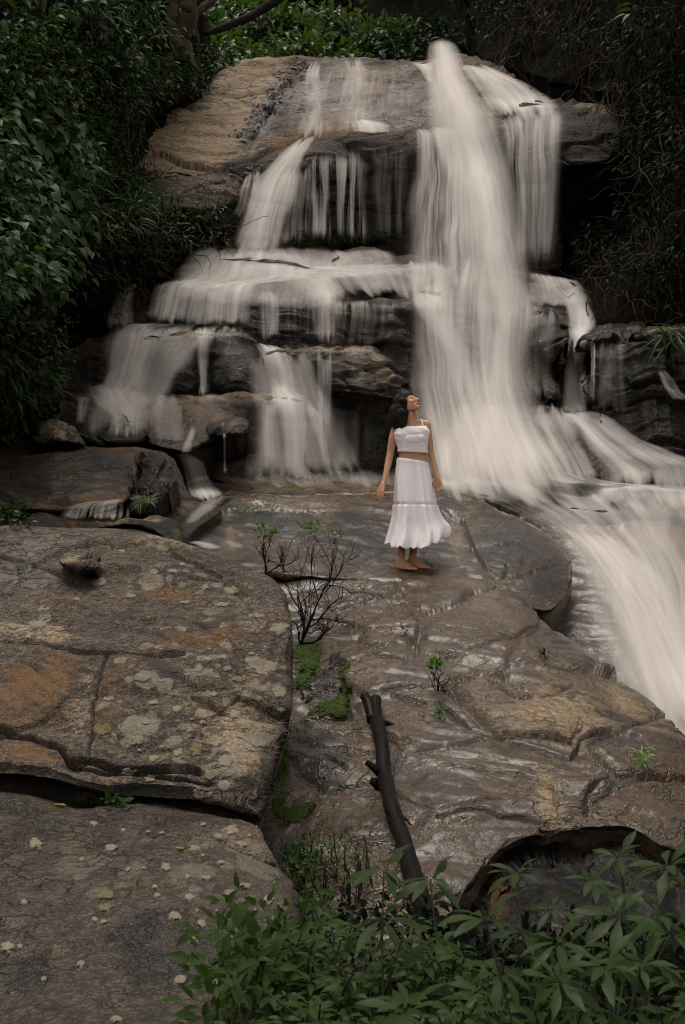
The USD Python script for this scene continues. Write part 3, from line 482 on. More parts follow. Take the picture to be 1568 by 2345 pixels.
slabY = lambda py: 3.156 / (0.287 + (py - 1172) / FPX)
sc_ = [(x, y, slabY(y) + dy) for x, y, dy in [(560, 1300, .1), (700, 1290, 0), (900, 1282, 0), (1000, 1300, 0), (1130, 1322, 0), (1240, 1420, .15), (1364, 1510, .25), (1500, 1595, .4), (1640, 1740, .6), (1690, 1900, .5), (1560, 1950, .1), (1400, 1900, 0), (1260, 1912, 0), (1110, 1990, 0), (1040, 2100, 0), (960, 2250, 0), (600, 2250, .1), (560, 1900, .25), (700, 1560, .35), (720, 1700, .2), (700, 1850, .25), (680, 1420, .3), (900, 1500, 0), (1000, 1600, -.05), (1000, 1800, -.08), (1250, 1700, -.12), (1150, 1500, -.08), (1300, 1620, -.1), (880, 1750, .05), (1430, 1800, -.05), (1560, 1800, .15), (1100, 1400, 0), (850, 1380, .05)]]
slab = patch([(560, 1325), (620, 1300), (700, 1288), (800, 1283), (900, 1281), (1000, 1296), (1060, 1308), (1130, 1318), (1190, 1350), (1222, 1380), (1248, 1415), (1284, 1440), (1330, 1482), (1366, 1512), (1409, 1545), (1460, 1572), (1499, 1597), (1545, 1640), (1572, 1672), (1640, 1750), (1700, 1900), (1640, 1960), (1560, 1955), (1500, 1940), (1450, 1905), (1400, 1898), (1330, 1905), (1260, 1914), (1170, 1930), (1110, 1990), (1062, 2058), (1042, 2100), (960, 2260), (600, 2260), (540, 1900), (540, 1500)],
    sc_, step=3.0, rnd=(14, 0.12), disp=D_(A=0.05, s=0.75, strata=0.04, sd=(0.35, 0.55, 1), sf=5, fine=0.014, block=0.06, bs=(1.1, 1.1, 3.5), seed=57), thick=1.4, bdir=(0.1, 0.5, -1), shrink=0.3, seed=57,
    cracks=[([(900, 1590), (1000, 1610), (1080, 1660), (1200, 1690), (1300, 1720)], 4, 0.05), ([(1310, 1720), (1330, 1680), (1400, 1665), (1460, 1690), (1480, 1720)], 5, 0.06), ([(1340, 1860), (1345, 1800), (1400, 1760)], 5, 0.06), ([(800, 1510), (860, 1500), (920, 1510)], 4, 0.06), ([(950, 1500), (960, 1420), (920, 1380)], 4, 0.03), ([(1080, 1480), (1180, 1450), (1240, 1420)], 4, 0.04), ([(790, 1560), (800, 1640), (680, 1650)], 6, 0.08), ([(1000, 1860), (1100, 1850), (1260, 1880)], 4, 0.05), ([(1130, 1560), (1180, 1600), (1310, 1570)], 4, 0.04), ([(680, 1770), (740, 1730), (790, 1760)], 5, 0.05), ([(1040, 1740), (1200, 1760), (1270, 1800), (1280, 1860)], 4, 0.04)])
struct('rock_slab_floor', slab, 'slab_rock', [('wet', 1300, 1620, 170, 70, 35, -0.6), ('wet', 1180, 1650, 130, 50, 10, -0.5), ('wet', 1260, 1830, 34, 100, -10, -0.8), ('wet', 1440, 1600, 90, 40, 35, -0.5), ('wet', 1100, 1370, 90, 40, 30, -0.3), ('orange', 1050, 1700, 120, 30, 10, 0.5), ('orange', 760, 1420, 80, 30, 0, 0.5), ('dark', 1130, 1840, 110, 14, -6, 0.6), ('dark', 860, 1640, 60, 20, 20, 0.5), 
    ('orange', 840, 1290, 130, 18, 4, 1.0), ('orange', 700, 1300, 110, 22, 4, 1.0), ('orange', 1030, 1330, 60, 20, 15, 0.7), ('pale', 1300, 1620, 190, 90, 35, 0.75), ('pale', 1180, 1640, 150, 60, 10, 0.7), ('pale', 1260, 1830, 40, 110, -10, 1.0), ('pale', 1100, 1370, 120, 50, 30, 0.6), ('pale', 1440, 1600, 110, 50, 35, 0.8), ('pale', 870, 1545, 90, 40, 0, 0.8),
    ('dark', 1400, 1690, 80, 26, 8, 0.95), ('dark', 1190, 1360, 70, 22, 35, 0.95), ('dark', 1340, 1500, 60, 14, 25, 0.95), ('dark', 760, 1590, 70, 50, 0, 0.8), ('dark', 720, 1740, 80, 90, 0, 0.8), ('dark', 900, 1760, 40, 60, 0, 0.6), ('dark', 690, 1440, 60, 80, 0, 0.8), ('dark', 1020, 1650, 34, 80, -15, 0.75), ('dark', 1140, 1900, 130, 20, -10, 0.6), ('dark', 1400, 1780, 70, 40, 0, 0.6), ('dark', 660, 1950, 60, 80, 0, 0.7),
    ('orange', 1150, 1800, 130, 40, 0, 0.85), ('orange', 1420, 1820, 26, 70, -30, 0.95), ('orange', 1500, 1830, 20, 80, -35, 0.9), ('orange', 860, 1395, 90, 16, 5, 0.8), ('orange', 1190, 1430, 60, 20, 10, 0.6), ('orange', 900, 1660, 80, 20, 0, 0.6), ('orange', 1540, 1760, 30, 60, -20, 0.8),
    ('moss', 700, 1520, 40, 60, 10, 0.55), ('moss', 785, 1590, 22, 60, 0, 0.4), ('moss', 650, 1790, 26, 80, 10, 0.6), ('moss', 690, 1860, 46, 22, -30, 0.5), ('moss', 770, 1800, 30, 18, -40, 0.45)], [('wet', 0.9)])
wedge = patch([(672, 1560), (690, 1535), (730, 1530), (765, 1490), (792, 1482), (800, 1520), (796, 1570), (800, 1610), (770, 1638), (715, 1640), (680, 1615)], [(x, y, slabY(y) + 0.30) for x, y in [(675, 1560), (730, 1535), (790, 1485), (798, 1560), (795, 1610), (720, 1638), (740, 1580)]], step=2.6, rnd=(8, 0.12), disp=D_(A=0.04, s=1.5, strata=0.02, block=0.05, bs=(2.5, 2.5, 3), seed=59), thick=0.5, seed=59, cracks=[([(680, 1600), (740, 1590), (795, 1600)], 5, 0.07), ([(735, 1535), (750, 1590)], 4, 0.05)])
rock('mossy_stone', 'dark flat stones edged with bright moss in the crevice beside the lichen boulder', wedge, 'dark_rock', [('moss', 700, 1548, 40, 20, 0, 0.5), ('moss', 792, 1550, 14, 60, 0, 0.5), ('moss', 720, 1634, 60, 10, 0, 0.5), ('pale', 735, 1580, 40, 26, -20, 0.4)], [('wet', 0.5)])

# the two big lichen-spotted rocks in front
boulder = patch([(-160, 1212), (0, 1206), (150, 1206), (300, 1212), (420, 1240), (480, 1268), (570, 1300), (632, 1326), (660, 1372), (672, 1450), (670, 1560), (669, 1625), (655, 1690), (628, 1770), (604, 1868), (592, 1882), (560, 1862), (450, 1836), (300, 1826), (200, 1815), (100, 1782), (0, 1772), (-160, 1770)],
    [(-150, 1215, 7.7), (0, 1208, 7.6), (300, 1214, 7.3), (470, 1268, 6.9), (640, 1335, 6.45), (668, 1450, 5.95), (668, 1600, 5.45), (650, 1690, 5.05), (595, 1870, 4.55), (450, 1832, 4.5), (300, 1820, 4.55), (100, 1775, 4.65), (-150, 1765, 4.75), (300, 1500, 5.55), (0, 1480, 5.8), (500, 1500, 5.55), (300, 1330, 6.55), (500, 1380, 6.2), (0, 1640, 5.05), (300, 1680, 4.85), (500, 1680, 4.85), (580, 1760, 4.65)],
    step=2.9, rnd=(16, 0.22), disp=D_(A=0.085, s=0.8, strata=0.045, sd=(0.35, 0.45, 1.0), sf=5.0, fine=0.014, block=0.05, bs=(0.7, 0.7, 2.2), seed=61), thick=1.6, bdir=(-0.2, 0.6, -1), shrink=0.3, seed=61, dfade=9,
    cracks=[([(-60, 1650), (0, 1648), (60, 1660), (130, 1690), (150, 1720), (210, 1725), (260, 1740), (350, 1745), (450, 1742)], 5, 0.15), ([(150, 1725), (220, 1745), (330, 1755), (480, 1775)], 4, 0.06), ([(0, 1445), (90, 1450), (180, 1482), (240, 1492), (330, 1486), (420, 1490)], 3.5, 0.07), ([(250, 1490), (218, 1560), (205, 1640), (200, 1720)], 4, 0.04), ([(0, 1270), (90, 1285), (140, 1300)], 3, 0.07), ([(440, 1580), (480, 1600), (530, 1620)], 3, 0.05), ([(430, 1310), (500, 1320), (560, 1330)], 2.5, 0.03)])
BM = [('orange', 80, 1560, 170, 80, -25, 0.95), ('orange', 60, 1700, 110, 36, 10, 0.8), ('orange', 255, 1580, 70, 120, 30, 0.6), ('orange', 480, 1445, 180, 40, -10, 0.6), ('orange', 380, 1340, 70, 26, 0, 0.7), ('orange', 480, 1610, 90, 40, 10, 0.5), ('orange', 120, 1340, 120, 30, 0, 0.4),
      ('pale', 190, 1570, 34, 120, 14, 0.55), ('pale', 160, 1640, 24, 60, 20, 0.45), ('pale', 70, 1430, 120, 20, 5, 0.8), ('pale', 560, 1700, 90, 110, 20, 0.9), ('pale', 600, 1560, 70, 60, 0, 0.6), ('pale', 450, 1640, 120, 60, 0, 0.45), ('pale', 420, 1240, 130, 26, 10, 0.6), ('pale', 560, 1350, 90, 40, 20, 0.35),
      ('dark', 450, 1420, 150, 24, -12, 0.6), ('dark', 370, 1520, 60, 26, 20, 0.75), ('dark', 390, 1810, 190, 26, 3, 0.8), ('dark', 120, 1790, 160, 26, 8, 0.7), ('dark', 250, 1400, 90, 40, 0, 0.5), ('dark', 635, 1800, 22, 90, 20, 0.9), ('dark', 310, 1745, 150, 22, 8, 0.6), ('dark', 160, 1265, 60, 16, 5, 0.7), ('dark', 620, 1545, 30, 9, -35, 1.0),
      ('lichen', 400, 1560, 330, 230, 0, 0.85), ('lichen', 100, 1420, 260, 90, 0, 0.55), ('lichen', 450, 1320, 250, 70, 0, 0.7), ('lichen', 500, 1750, 200, 110, 0, 0.9)]
brock = thing('lichen_boulder', 'huge brown boulder spotted with pale lichen filling the left foreground', 'boulder', P(300, 1820, 5.5) * [1, 1, 0])
obj('stone', boulder[0], boulder[1], 'boulder_rock', brock, attrs=paint(boulder[2], boulder[3], BM, [('wet', 0.28)]))
low = patch([(-160, 1800), (0, 1812), (120, 1846), (200, 1862), (300, 1852), (400, 1850), (500, 1866), (588, 1888), (610, 1935), (634, 1985), (660, 2040), (668, 2100), (655, 2170), (640, 2260), (600, 2420), (560, 2560), (-160, 2560)],
    [(-150, 1800, 4.85), (0, 1815, 4.75), (200, 1862, 4.45), (400, 1852, 4.45), (590, 1890, 4.3), (660, 2040, 3.75), (660, 2150, 3.35), (600, 2400, 2.55), (300, 2100, 3.35), (0, 2100, 3.4), (300, 2345, 2.62), (0, 2345, 2.68), (500, 2000, 3.7), (150, 1980, 3.85), (300, 2540, 2.2), (0, 2540, 2.25), (560, 2200, 3.1)],
    step=2.9, rnd=(20, 0.22), disp=D_(A=0.06, s=0.8, strata=0.022, sd=(0.35, 0.45, 1.0), sf=5.0, fine=0.008, seed=67), thick=0.9, bdir=(-0.1, 0.3, -1), shrink=0.3, seed=67,
    cracks=[([(450, 1915), (520, 1935), (580, 1965), (625, 1985)], 3.5, 0.05), ([(80, 2025), (110, 2020)], 3, 0.03)])
LMk = [('dark', 120, 2010, 120, 110, 20, 0.55), ('dark', 420, 2200, 220, 90, 0, 0.65), ('dark', 330, 2120, 200, 36, -12, 0.5), ('dark', 90, 2260, 120, 90, 0, 0.6), ('dark', 100, 1880, 150, 40, 10, 0.4), ('pale', 150, 2000, 30, 180, 8, 0.55), ('pale', 130, 2250, 30, 130, 5, 0.5), ('pale', 560, 1930, 80, 60, 20, 0.7), ('orange', 400, 2030, 150, 30, -15, 0.5), ('orange', 560, 2010, 90, 40, 20, 0.5), ('orange', 320, 1905, 120, 22, 5, 0.4),
       ('lichen', 480, 1990, 220, 120, 0, 0.9), ('lichen', 250, 2040, 260, 140, 0, 0.5), ('lichen', 450, 2180, 200, 100, 0, 0.45)]
lrock = thing('lichen_slab', 'dark grey flat rock with scattered lichen discs in the lower left corner', 'boulder', P(300, 2345, 2.8) * [1, 1, 0])
obj('stone', low[0], low[1], 'boulder_rock', lrock, attrs=paint(low[2], low[3], LMk, [('wet', 0.6), ('dark', 0.22)]))
dk = patch([(1040, 2110), (1075, 2050), (1120, 1985), (1172, 1932), (1262, 1912), (1330, 1906), (1400, 1900), (1450, 1908), (1500, 1944), (1570, 1950), (1720, 1960), (1720, 2500), (1000, 2500), (1000, 2250)],
    [(1045, 2110, 4.63), (1120, 1985, 4.91), (1262, 1915, 5.13), (1400, 1905, 5.18), (1570, 1955, 5.13), (1150, 2040, 4.74), (1200, 2080, 4.40), (1350, 2060, 4.40), (1350, 1960, 4.91), (1500, 2050, 4.57), (1200, 2300, 4.01), (1500, 2300, 4.01), (1000, 2300, 4.13), (1700, 2300, 4.13)], step=3.0, rnd=(12, 0.2), disp=D_(A=0.13, s=1.1, strata=0.06, fine=0.035, block=0.14, bs=(1.5, 1.5, 2.2), seed=71), thick=1.0, seed=71)
rock('dark_boulder', 'black wet boulder under the slab edge behind the foreground shrubs', dk, 'dark_rock', [('orange', 1120, 2030, 30, 70, 30, 0.9), ('pale', 1230, 2110, 130, 40, 0, 0.55), ('pale', 1480, 2120, 120, 60, 0, 0.5), ('moss', 1520, 1985, 80, 26, 0, 0.6), ('moss', 1100, 2060, 30, 40, 0, 0.55), ('orange', 1400, 2080, 40, 40, 0, 0.5)], [('wet', 0.6)])

# rocks at the left, around the little pool
brown = patch([(-160, 1010), (0, 1006), (70, 1000), (180, 1018), (260, 1020), (330, 1022), (390, 1036), (420, 1085), (440, 1140), (500, 1150), (520, 1170), (470, 1200), (430, 1235), (400, 1280), (200, 1280), (-160, 1280)],
    [(-150, 1012, 10.6), (70, 1004, 10.8), (200, 1020, 10.7), (330, 1025, 10.7), (400, 1050, 10.5), (430, 1120, 10.3), (500, 1155, 10.3), (440, 1210, 9.4), (300, 1190, 9.1), (100, 1190, 8.9), (-150, 1180, 8.9), (300, 1270, 8.2), (0, 1270, 8.1), (200, 1100, 9.8), (0, 1100, 9.7), (350, 1170, 9.5)], step=3.4, rnd=(8, 0.12), disp=D_(A=0.05, strata=0.015, fine=0.008, seed=73), thick=1.5, seed=73)
struct('rock_basin', brown, 'cliff_rock', [('orange', 100, 1025, 330, 60, 0, 1.0), ('orange', 250, 1200, 330, 50, -5, 1.0), ('pale', 420, 1160, 80, 20, -10, 0.5), ('dark', 450, 1190, 50, 40, 0, 0.7), ('orange', 330, 1040, 90, 20, 0, 0.8)], [('wet', 0.85)])
rb = patch([(-160, 1090), (-60, 1075), (0, 1058), (60, 1042), (110, 1030), (170, 1024), (230, 1030), (280, 1048), (305, 1080), (312, 1120), (300, 1160), (220, 1180), (120, 1184), (60, 1176), (0, 1172), (-160, 1180)],
    [(-150, 1095, 9.6), (0, 1062, 9.9), (120, 1032, 10.05), (230, 1034, 10.0), (300, 1080, 9.7), (300, 1155, 9.1), (120, 1180, 8.9), (0, 1170, 8.9), (-150, 1175, 8.9), (120, 1100, 9.2), (230, 1100, 9.25), (0, 1120, 9.15)], step=3.0, rnd=(20, 0.3), disp=D_(A=0.06, strata=0.04, sf=5, fine=0.02, seed=75), thick=1.2, seed=75)
rock('rounded_boulder', 'wide rounded boulder glazed with water below the lichen stone at left', rb, 'cliff_rock', [('dark', 40, 1100, 110, 40, -20, 0.5), ('dark', 230, 1055, 90, 30, 10, 0.7), ('orange', 220, 1140, 110, 26, 0, 0.95), ('pale', 150, 1130, 80, 30, 0, 0.5), ('orange', 80, 1160, 120, 18, 0, 0.9), ('pale', 20, 1150, 70, 20, 0, 0.5)], [('wet', 0.85)])
bk = patch([(296, 1160), (300, 1120), (310, 1080), (300, 1052), (330, 1030), (372, 1032), (402, 1050), (416, 1082), (414, 1112), (390, 1140), (350, 1165), (320, 1175)], [(298, 1150, 9.3), (305, 1070, 9.7), (340, 1034, 10.0), (410, 1070, 9.8), (410, 1110, 9.4), (340, 1165, 9.0), (350, 1095, 9.2)], step=2.8, rnd=(12, 0.22), disp=D_(A=0.07, s=1.4, strata=0.05, sf=6, block=0.09, bs=(2.5, 2.5, 3.5), seed=77), thick=0.8, seed=77)
rock('black_rock', 'glossy black angular rock beside the left stream chute', bk, 'dark_rock', [('orange', 320, 1140, 30, 16, 0, 0.6), ('moss', 330, 1160, 40, 14, 0, 0.6)], [('wet', 1.0)])
ls = patch([(74, 1008), (76, 975), (100, 960), (140, 958), (172, 980), (192, 1008), (194, 1022), (150, 1014), (110, 1018)], [(76, 1000, 10.3), (100, 962, 10.55), (150, 962, 10.5), (192, 1015, 10.2), (110, 1015, 10.1), (135, 990, 10.05)], step=2.6, rnd=(12, 0.25), disp=D_(A=0.05, s=2.0, strata=0.02, block=0.06, bs=(3.5, 3.5, 4), seed=79), thick=0.5, bdir=(0, 1, -0.3), seed=79)
lst = rock('lichen_stone', 'small pale lichen-crusted stone standing at the foot of the leafy bank', ls, 'boulder_rock', [('pale', 130, 985, 50, 26, 20, 0.8), ('dark', 84, 1000, 14, 18, 0, 0.9), ('lichen', 130, 985, 90, 50, 0, 1.0)])
fs1 = patch([(60, 1206), (64, 1182), (100, 1176), (140, 1186), (160, 1204), (166, 1222), (120, 1226)], [(62, 1205, 8.3), (100, 1178, 8.6), (160, 1205, 8.5), (120, 1222, 8.2)], step=2.6, rnd=(7, 0.15), disp=D_(A=0.03, s=1.5, strata=0.03, seed=81), thick=0.6, seed=81)
rock('flat_stone', 'short black flat stone behind the boulder top at far left', fs1, 'dark_rock', (), [('wet', 0.4)])
fs2 = patch([(178, 1208), (230, 1194), (310, 1186), (372, 1182), (404, 1188), (420, 1212), (426, 1240), (412, 1252), (385, 1246), (366, 1226), (330, 1204), (270, 1206), (210, 1216)], [(180, 1206, 8.5), (310, 1188, 8.7), (400, 1190, 8.7), (424, 1240, 8.3), (370, 1226, 8.3), (270, 1206, 8.4)], step=2.6, rnd=(8, 0.15), disp=D_(A=0.03, s=1.5, strata=0.035, sf=7, seed=83), thick=0.7, seed=83)
rock('flat_stone', 'long black overhanging stone slab between boulder top and stream', fs2, 'dark_rock', [('pale', 300, 1190, 110, 7, -4, 0.8), ('moss', 405, 1222, 20, 24, 0, 0.7)], [('wet', 0.4)])
fs3 = patch([(254, 1232), (256, 1216), (290, 1208), (330, 1212), (354, 1226), (340, 1240), (290, 1242)], [(256, 1222, 8.0), (290, 1210, 8.15), (350, 1226, 8.1), (290, 1240, 7.8)], step=2.4, rnd=(8, 0.12), disp=D_(A=0.03, s=2, strata=0.01, seed=85), thick=0.4, seed=85)
rock('green_stone', 'low grey-green stone tucked beneath the long black slab', fs3, 'dark_rock', [('moss', 300, 1225, 50, 16, 0, 0.5)])
ss = patch([(130, 1292), (140, 1270), (180, 1264), (205, 1268), (232, 1284), (236, 1302), (215, 1306), (180, 1302)], [(132, 1290, 6.65), (180, 1266, 6.9), (234, 1290, 6.75), (215, 1304, 6.55), (180, 1300, 6.55)], step=2.4, rnd=(7, 0.1), disp=D_(A=0.02, s=2.5, strata=0.01, block=0.05, bs=(5, 5, 6), seed=87), thick=0.25, bdir=(0, 1, -0.5), seed=87)
rock('loose_stone', 'small broken stone lying on top of the lichen boulder', ss, 'boulder_rock', [('dark', 220, 1294, 18, 14, 0, 0.7), ('pale', 160, 1280, 40, 18, 0, 0.9)], [('wet', 0.2)])

# rocks at the right of the plunge
pil = patch([(1192, 720), (1196, 698), (1212, 696), (1220, 712), (1248, 706), (1274, 704), (1282, 725), (1278, 745), (1304, 765), (1306, 778), (1286, 790), (1272, 850), (1285, 920), (1200, 930), (1196, 820)], [(1196, 700, 13.5), (1215, 700, 13.4), (1250, 708, 13.4), (1280, 730, 13.3), (1304, 772, 13.1), (1275, 850, 13.1), (1240, 800, 13.0), (1240, 920, 12.7), (1200, 920, 12.8), (1200, 800, 13.2)], step=2.8, rnd=(8, 0.25), disp=D_(A=0.05, s=1.2, strata=0.05, block=0.12, bs=(2, 2, 2.5), seed=91), thick=1.0, seed=91, cracks=[([(1200, 800), (1240, 790), (1290, 775)], 4, 0.06)])
rock('rock_pillar', 'dark blocky rock pillar between the plunge and the right stream', pil, 'dark_rock', [('pale', 1235, 795, 40, 12, -15, 0.4), ('moss', 1230, 850, 40, 40, 0, 0.5)], [('wet', 0.6)])
fanr = patch([(1190, 960), (1210, 930), (1250, 915), (1290, 930), (1320, 960), (1345, 1010), (1375, 1085), (1372, 1110), (1290, 1112), (1230, 1090), (1195, 1020)], [(1195, 960, 12.5), (1250, 918, 12.8), (1315, 955, 12.5), (1370, 1090, 11.6), (1290, 1108, 11.5), (1220, 1070, 11.8), (1280, 1000, 12.0)], step=3.0, rnd=(16, 0.3), disp=D_(A=0.06, s=1.0, strata=0.05, block=0.05, seed=93), thick=1.0, seed=93)
rock('stream_rock', 'dark rock with tan streaks under the veil right of the plunge foot', fanr, 'cliff_rock', [('dark', 1310, 1060, 70, 50, 0, 1.0), ('dark', 1280, 970, 60, 30, 30, 0.8), ('orange', 1310, 1020, 60, 14, 5, 1.0)], [('wet', 0.7)])
fan = patch([(1280, 950), (1330, 935), (1400, 945), (1480, 1000), (1580, 1040), (1720, 1070), (1720, 1200), (1400, 1190), (1340, 1080)], [(1285, 950, 12.7), (1340, 940, 12.8), (1400, 955, 12.5), (1480, 1010, 12.2), (1580, 1050, 12.0), (1700, 1080, 12.0), (1700, 1190, 11.2), (1400, 1170, 11.3), (1360, 1080, 11.8), (1480, 1090, 11.7)], step=4, rnd=(12, 0.25), disp=D_(A=0.10, s=0.8, strata=0.04, seed=95), thick=1.2, seed=95)
struct('rock_apron', fan, 'cliff_rock', [('dark', 1430, 1030, 70, 40, 40, 0.8)], [('wet', 0.8)])
RB = tier([(1330, 800, 1010, 12.7), (1352, 768, 1010, 12.5), (1400, 756, 1020, 12.4), (1470, 750, 1060, 12.2), (1560, 745, 1090, 12.0), (1640, 735, 1110, 11.8), (1760, 730, 1110, 11.6)], top=1.6, rise=0.35, lean=0.30, rr=0.12, step=3.4, disp=D_(A=0.12, s=0.8, strata=0.08, sd=(0.1, 0.3, 1), sf=5, block=0.16, bs=(0.9, 0.9, 2.6), seed=97), seed=97)
struct('rock_bank', RB, 'dark_rock', [('pale', 1500, 750, 150, 12, -3, 0.8), ('orange', 1520, 748, 120, 10, -3, 0.7), ('moss', 1400, 880, 60, 60, 0, 0.4)], [('wet', 0.55)])

bedY = lambda px, py: 11.0 - (py - 1172) / 120.0
bed = patch([(1160, 1175), (1300, 1172), (1450, 1176), (1600, 1180), (1760, 1180), (1790, 2500), (1300, 2500), (1200, 1900), (1180, 1560), (1180, 1430), (1180, 1300)],
    [(1160, 1178, 11.0), (1400, 1176, 11.1), (1740, 1184, 11.1), (1200, 1250, 10.6), (1400, 1215, 10.8), (1600, 1230, 10.9), (1250, 1330, 10.0), (1430, 1300, 10.0), (1600, 1330, 10.2), (1740, 1330, 10.3), (1250, 1450, 9.2), (1430, 1450, 9.1), (1600, 1450, 9.3), (1350, 1560, 8.7), (1500, 1580, 8.6), (1740, 1580, 8.8), (1600, 1750, 8.0), (1740, 1880, 7.6), (1300, 2000, 7.2), (1500, 2450, 6.3), (1780, 2450, 6.3)], step=3.6, rnd=(8, 0.15), disp=D_(A=0.13, s=0.7, strata=0.03, seed=99), thick=1.5, bdir=(0, 0.8, -1), seed=99)
struct('stream_bed', bed, 'slab_rock', [('pale', 1480, 1230, 200, 50, 10, 0.9), ('dark', 1450, 1200, 140, 26, 5, 0.8), ('pale', 1300, 1480, 90, 80, 30, 0.6), ('dark', 1270, 1420, 70, 40, 20, 0.8), ('dark', 1330, 1540, 50, 30, 20, 0.7), ('orange', 1520, 1230, 150, 30, 0, 0.6)], [('wet', 0.85)])

# earth banks under the plants
lbank = patch([(-420, -260), (120, -260), (420, -120), (470, 40), (500, 190), (440, 235), (400, 240), (330, 275), (308, 340), (310, 400), (330, 470), (440, 495), (515, 520), (500, 575), (400, 615), (330, 655), (250, 700), (200, 770), (150, 800), (120, 860), (115, 930), (80, 1000), (0, 1020), (-420, 1040)],
    [(-400, -250, 9), (120, -250, 13), (420, -100, 18), (480, 100, 19.5), (490, 190, 18.2), (400, 240, 17), (310, 330, 15.5), (320, 450, 14.6), (440, 500, 14.9), (500, 540, 15.2), (400, 610, 14.6), (260, 690, 13.6), (150, 800, 13.0), (120, 920, 12.2), (80, 1000, 10.9), (0, 1015, 10.4), (-400, 1030, 8.5), (-400, 500, 7.5), (0, 700, 9.6), (0, 400, 10.0), (0, 100, 10.8), (150, 500, 11.8), (150, 250, 12.6), (250, 100, 15), (100, 850, 11.3), (250, 560, 13.2)], step=7, rnd=(10, 0.3), disp=D_(A=0.35, s=0.6, strata=0.1, fine=0.05, seed=101), thick=2.5, seed=101)
obj('left_bank', lbank[0], lbank[1], 'soil', kind='structure')
rbank = patch([(1060, 150), (1060, -260), (1900, -300), (1900, 760), (1560, 752), (1420, 762), (1352, 780), (1330, 700), (1300, 650), (1285, 560), (1290, 420), (1430, 380), (1450, 300), (1430, 235), (1345, 215), (1280, 200), (1180, 165)],
    [(1060, 140, 23), (1060, -250, 24), (1300, 0, 20), (1600, -200, 14), (1880, -250, 11), (1880, 700, 9.5), (1560, 745, 12.6), (1400, 755, 13.5), (1330, 690, 14.6), (1290, 600, 16.6), (1300, 420, 17.4), (1440, 380, 17.2), (1440, 300, 17.0), (1345, 220, 17.8), (1240, 190, 19.5), (1500, 300, 15.2), (1500, 550, 14.0), (1600, 100, 14.2), (1600, 450, 12.8)], step=7, rnd=(8, 0.2), disp=D_(A=0.35, s=0.6, strata=0.12, fine=0.06, seed=103), thick=2.5, seed=103)
obj('right_bank', rbank[0], rbank[1], 'soil', kind='structure')
fm = trimesh.creation.icosphere(4, 1.0); fv = fm.vertices * [2.2, 0.9, 0.62] + [1.1, 3.0, -0.72]
fv = fv + 0.3 * fb(fv, 1.5, 3, 8)[:, None] * fm.vertices
obj('earth_mound', fv, fm.faces, 'soil', kind='structure'); SURF.append((fv, fm.faces))
ready()
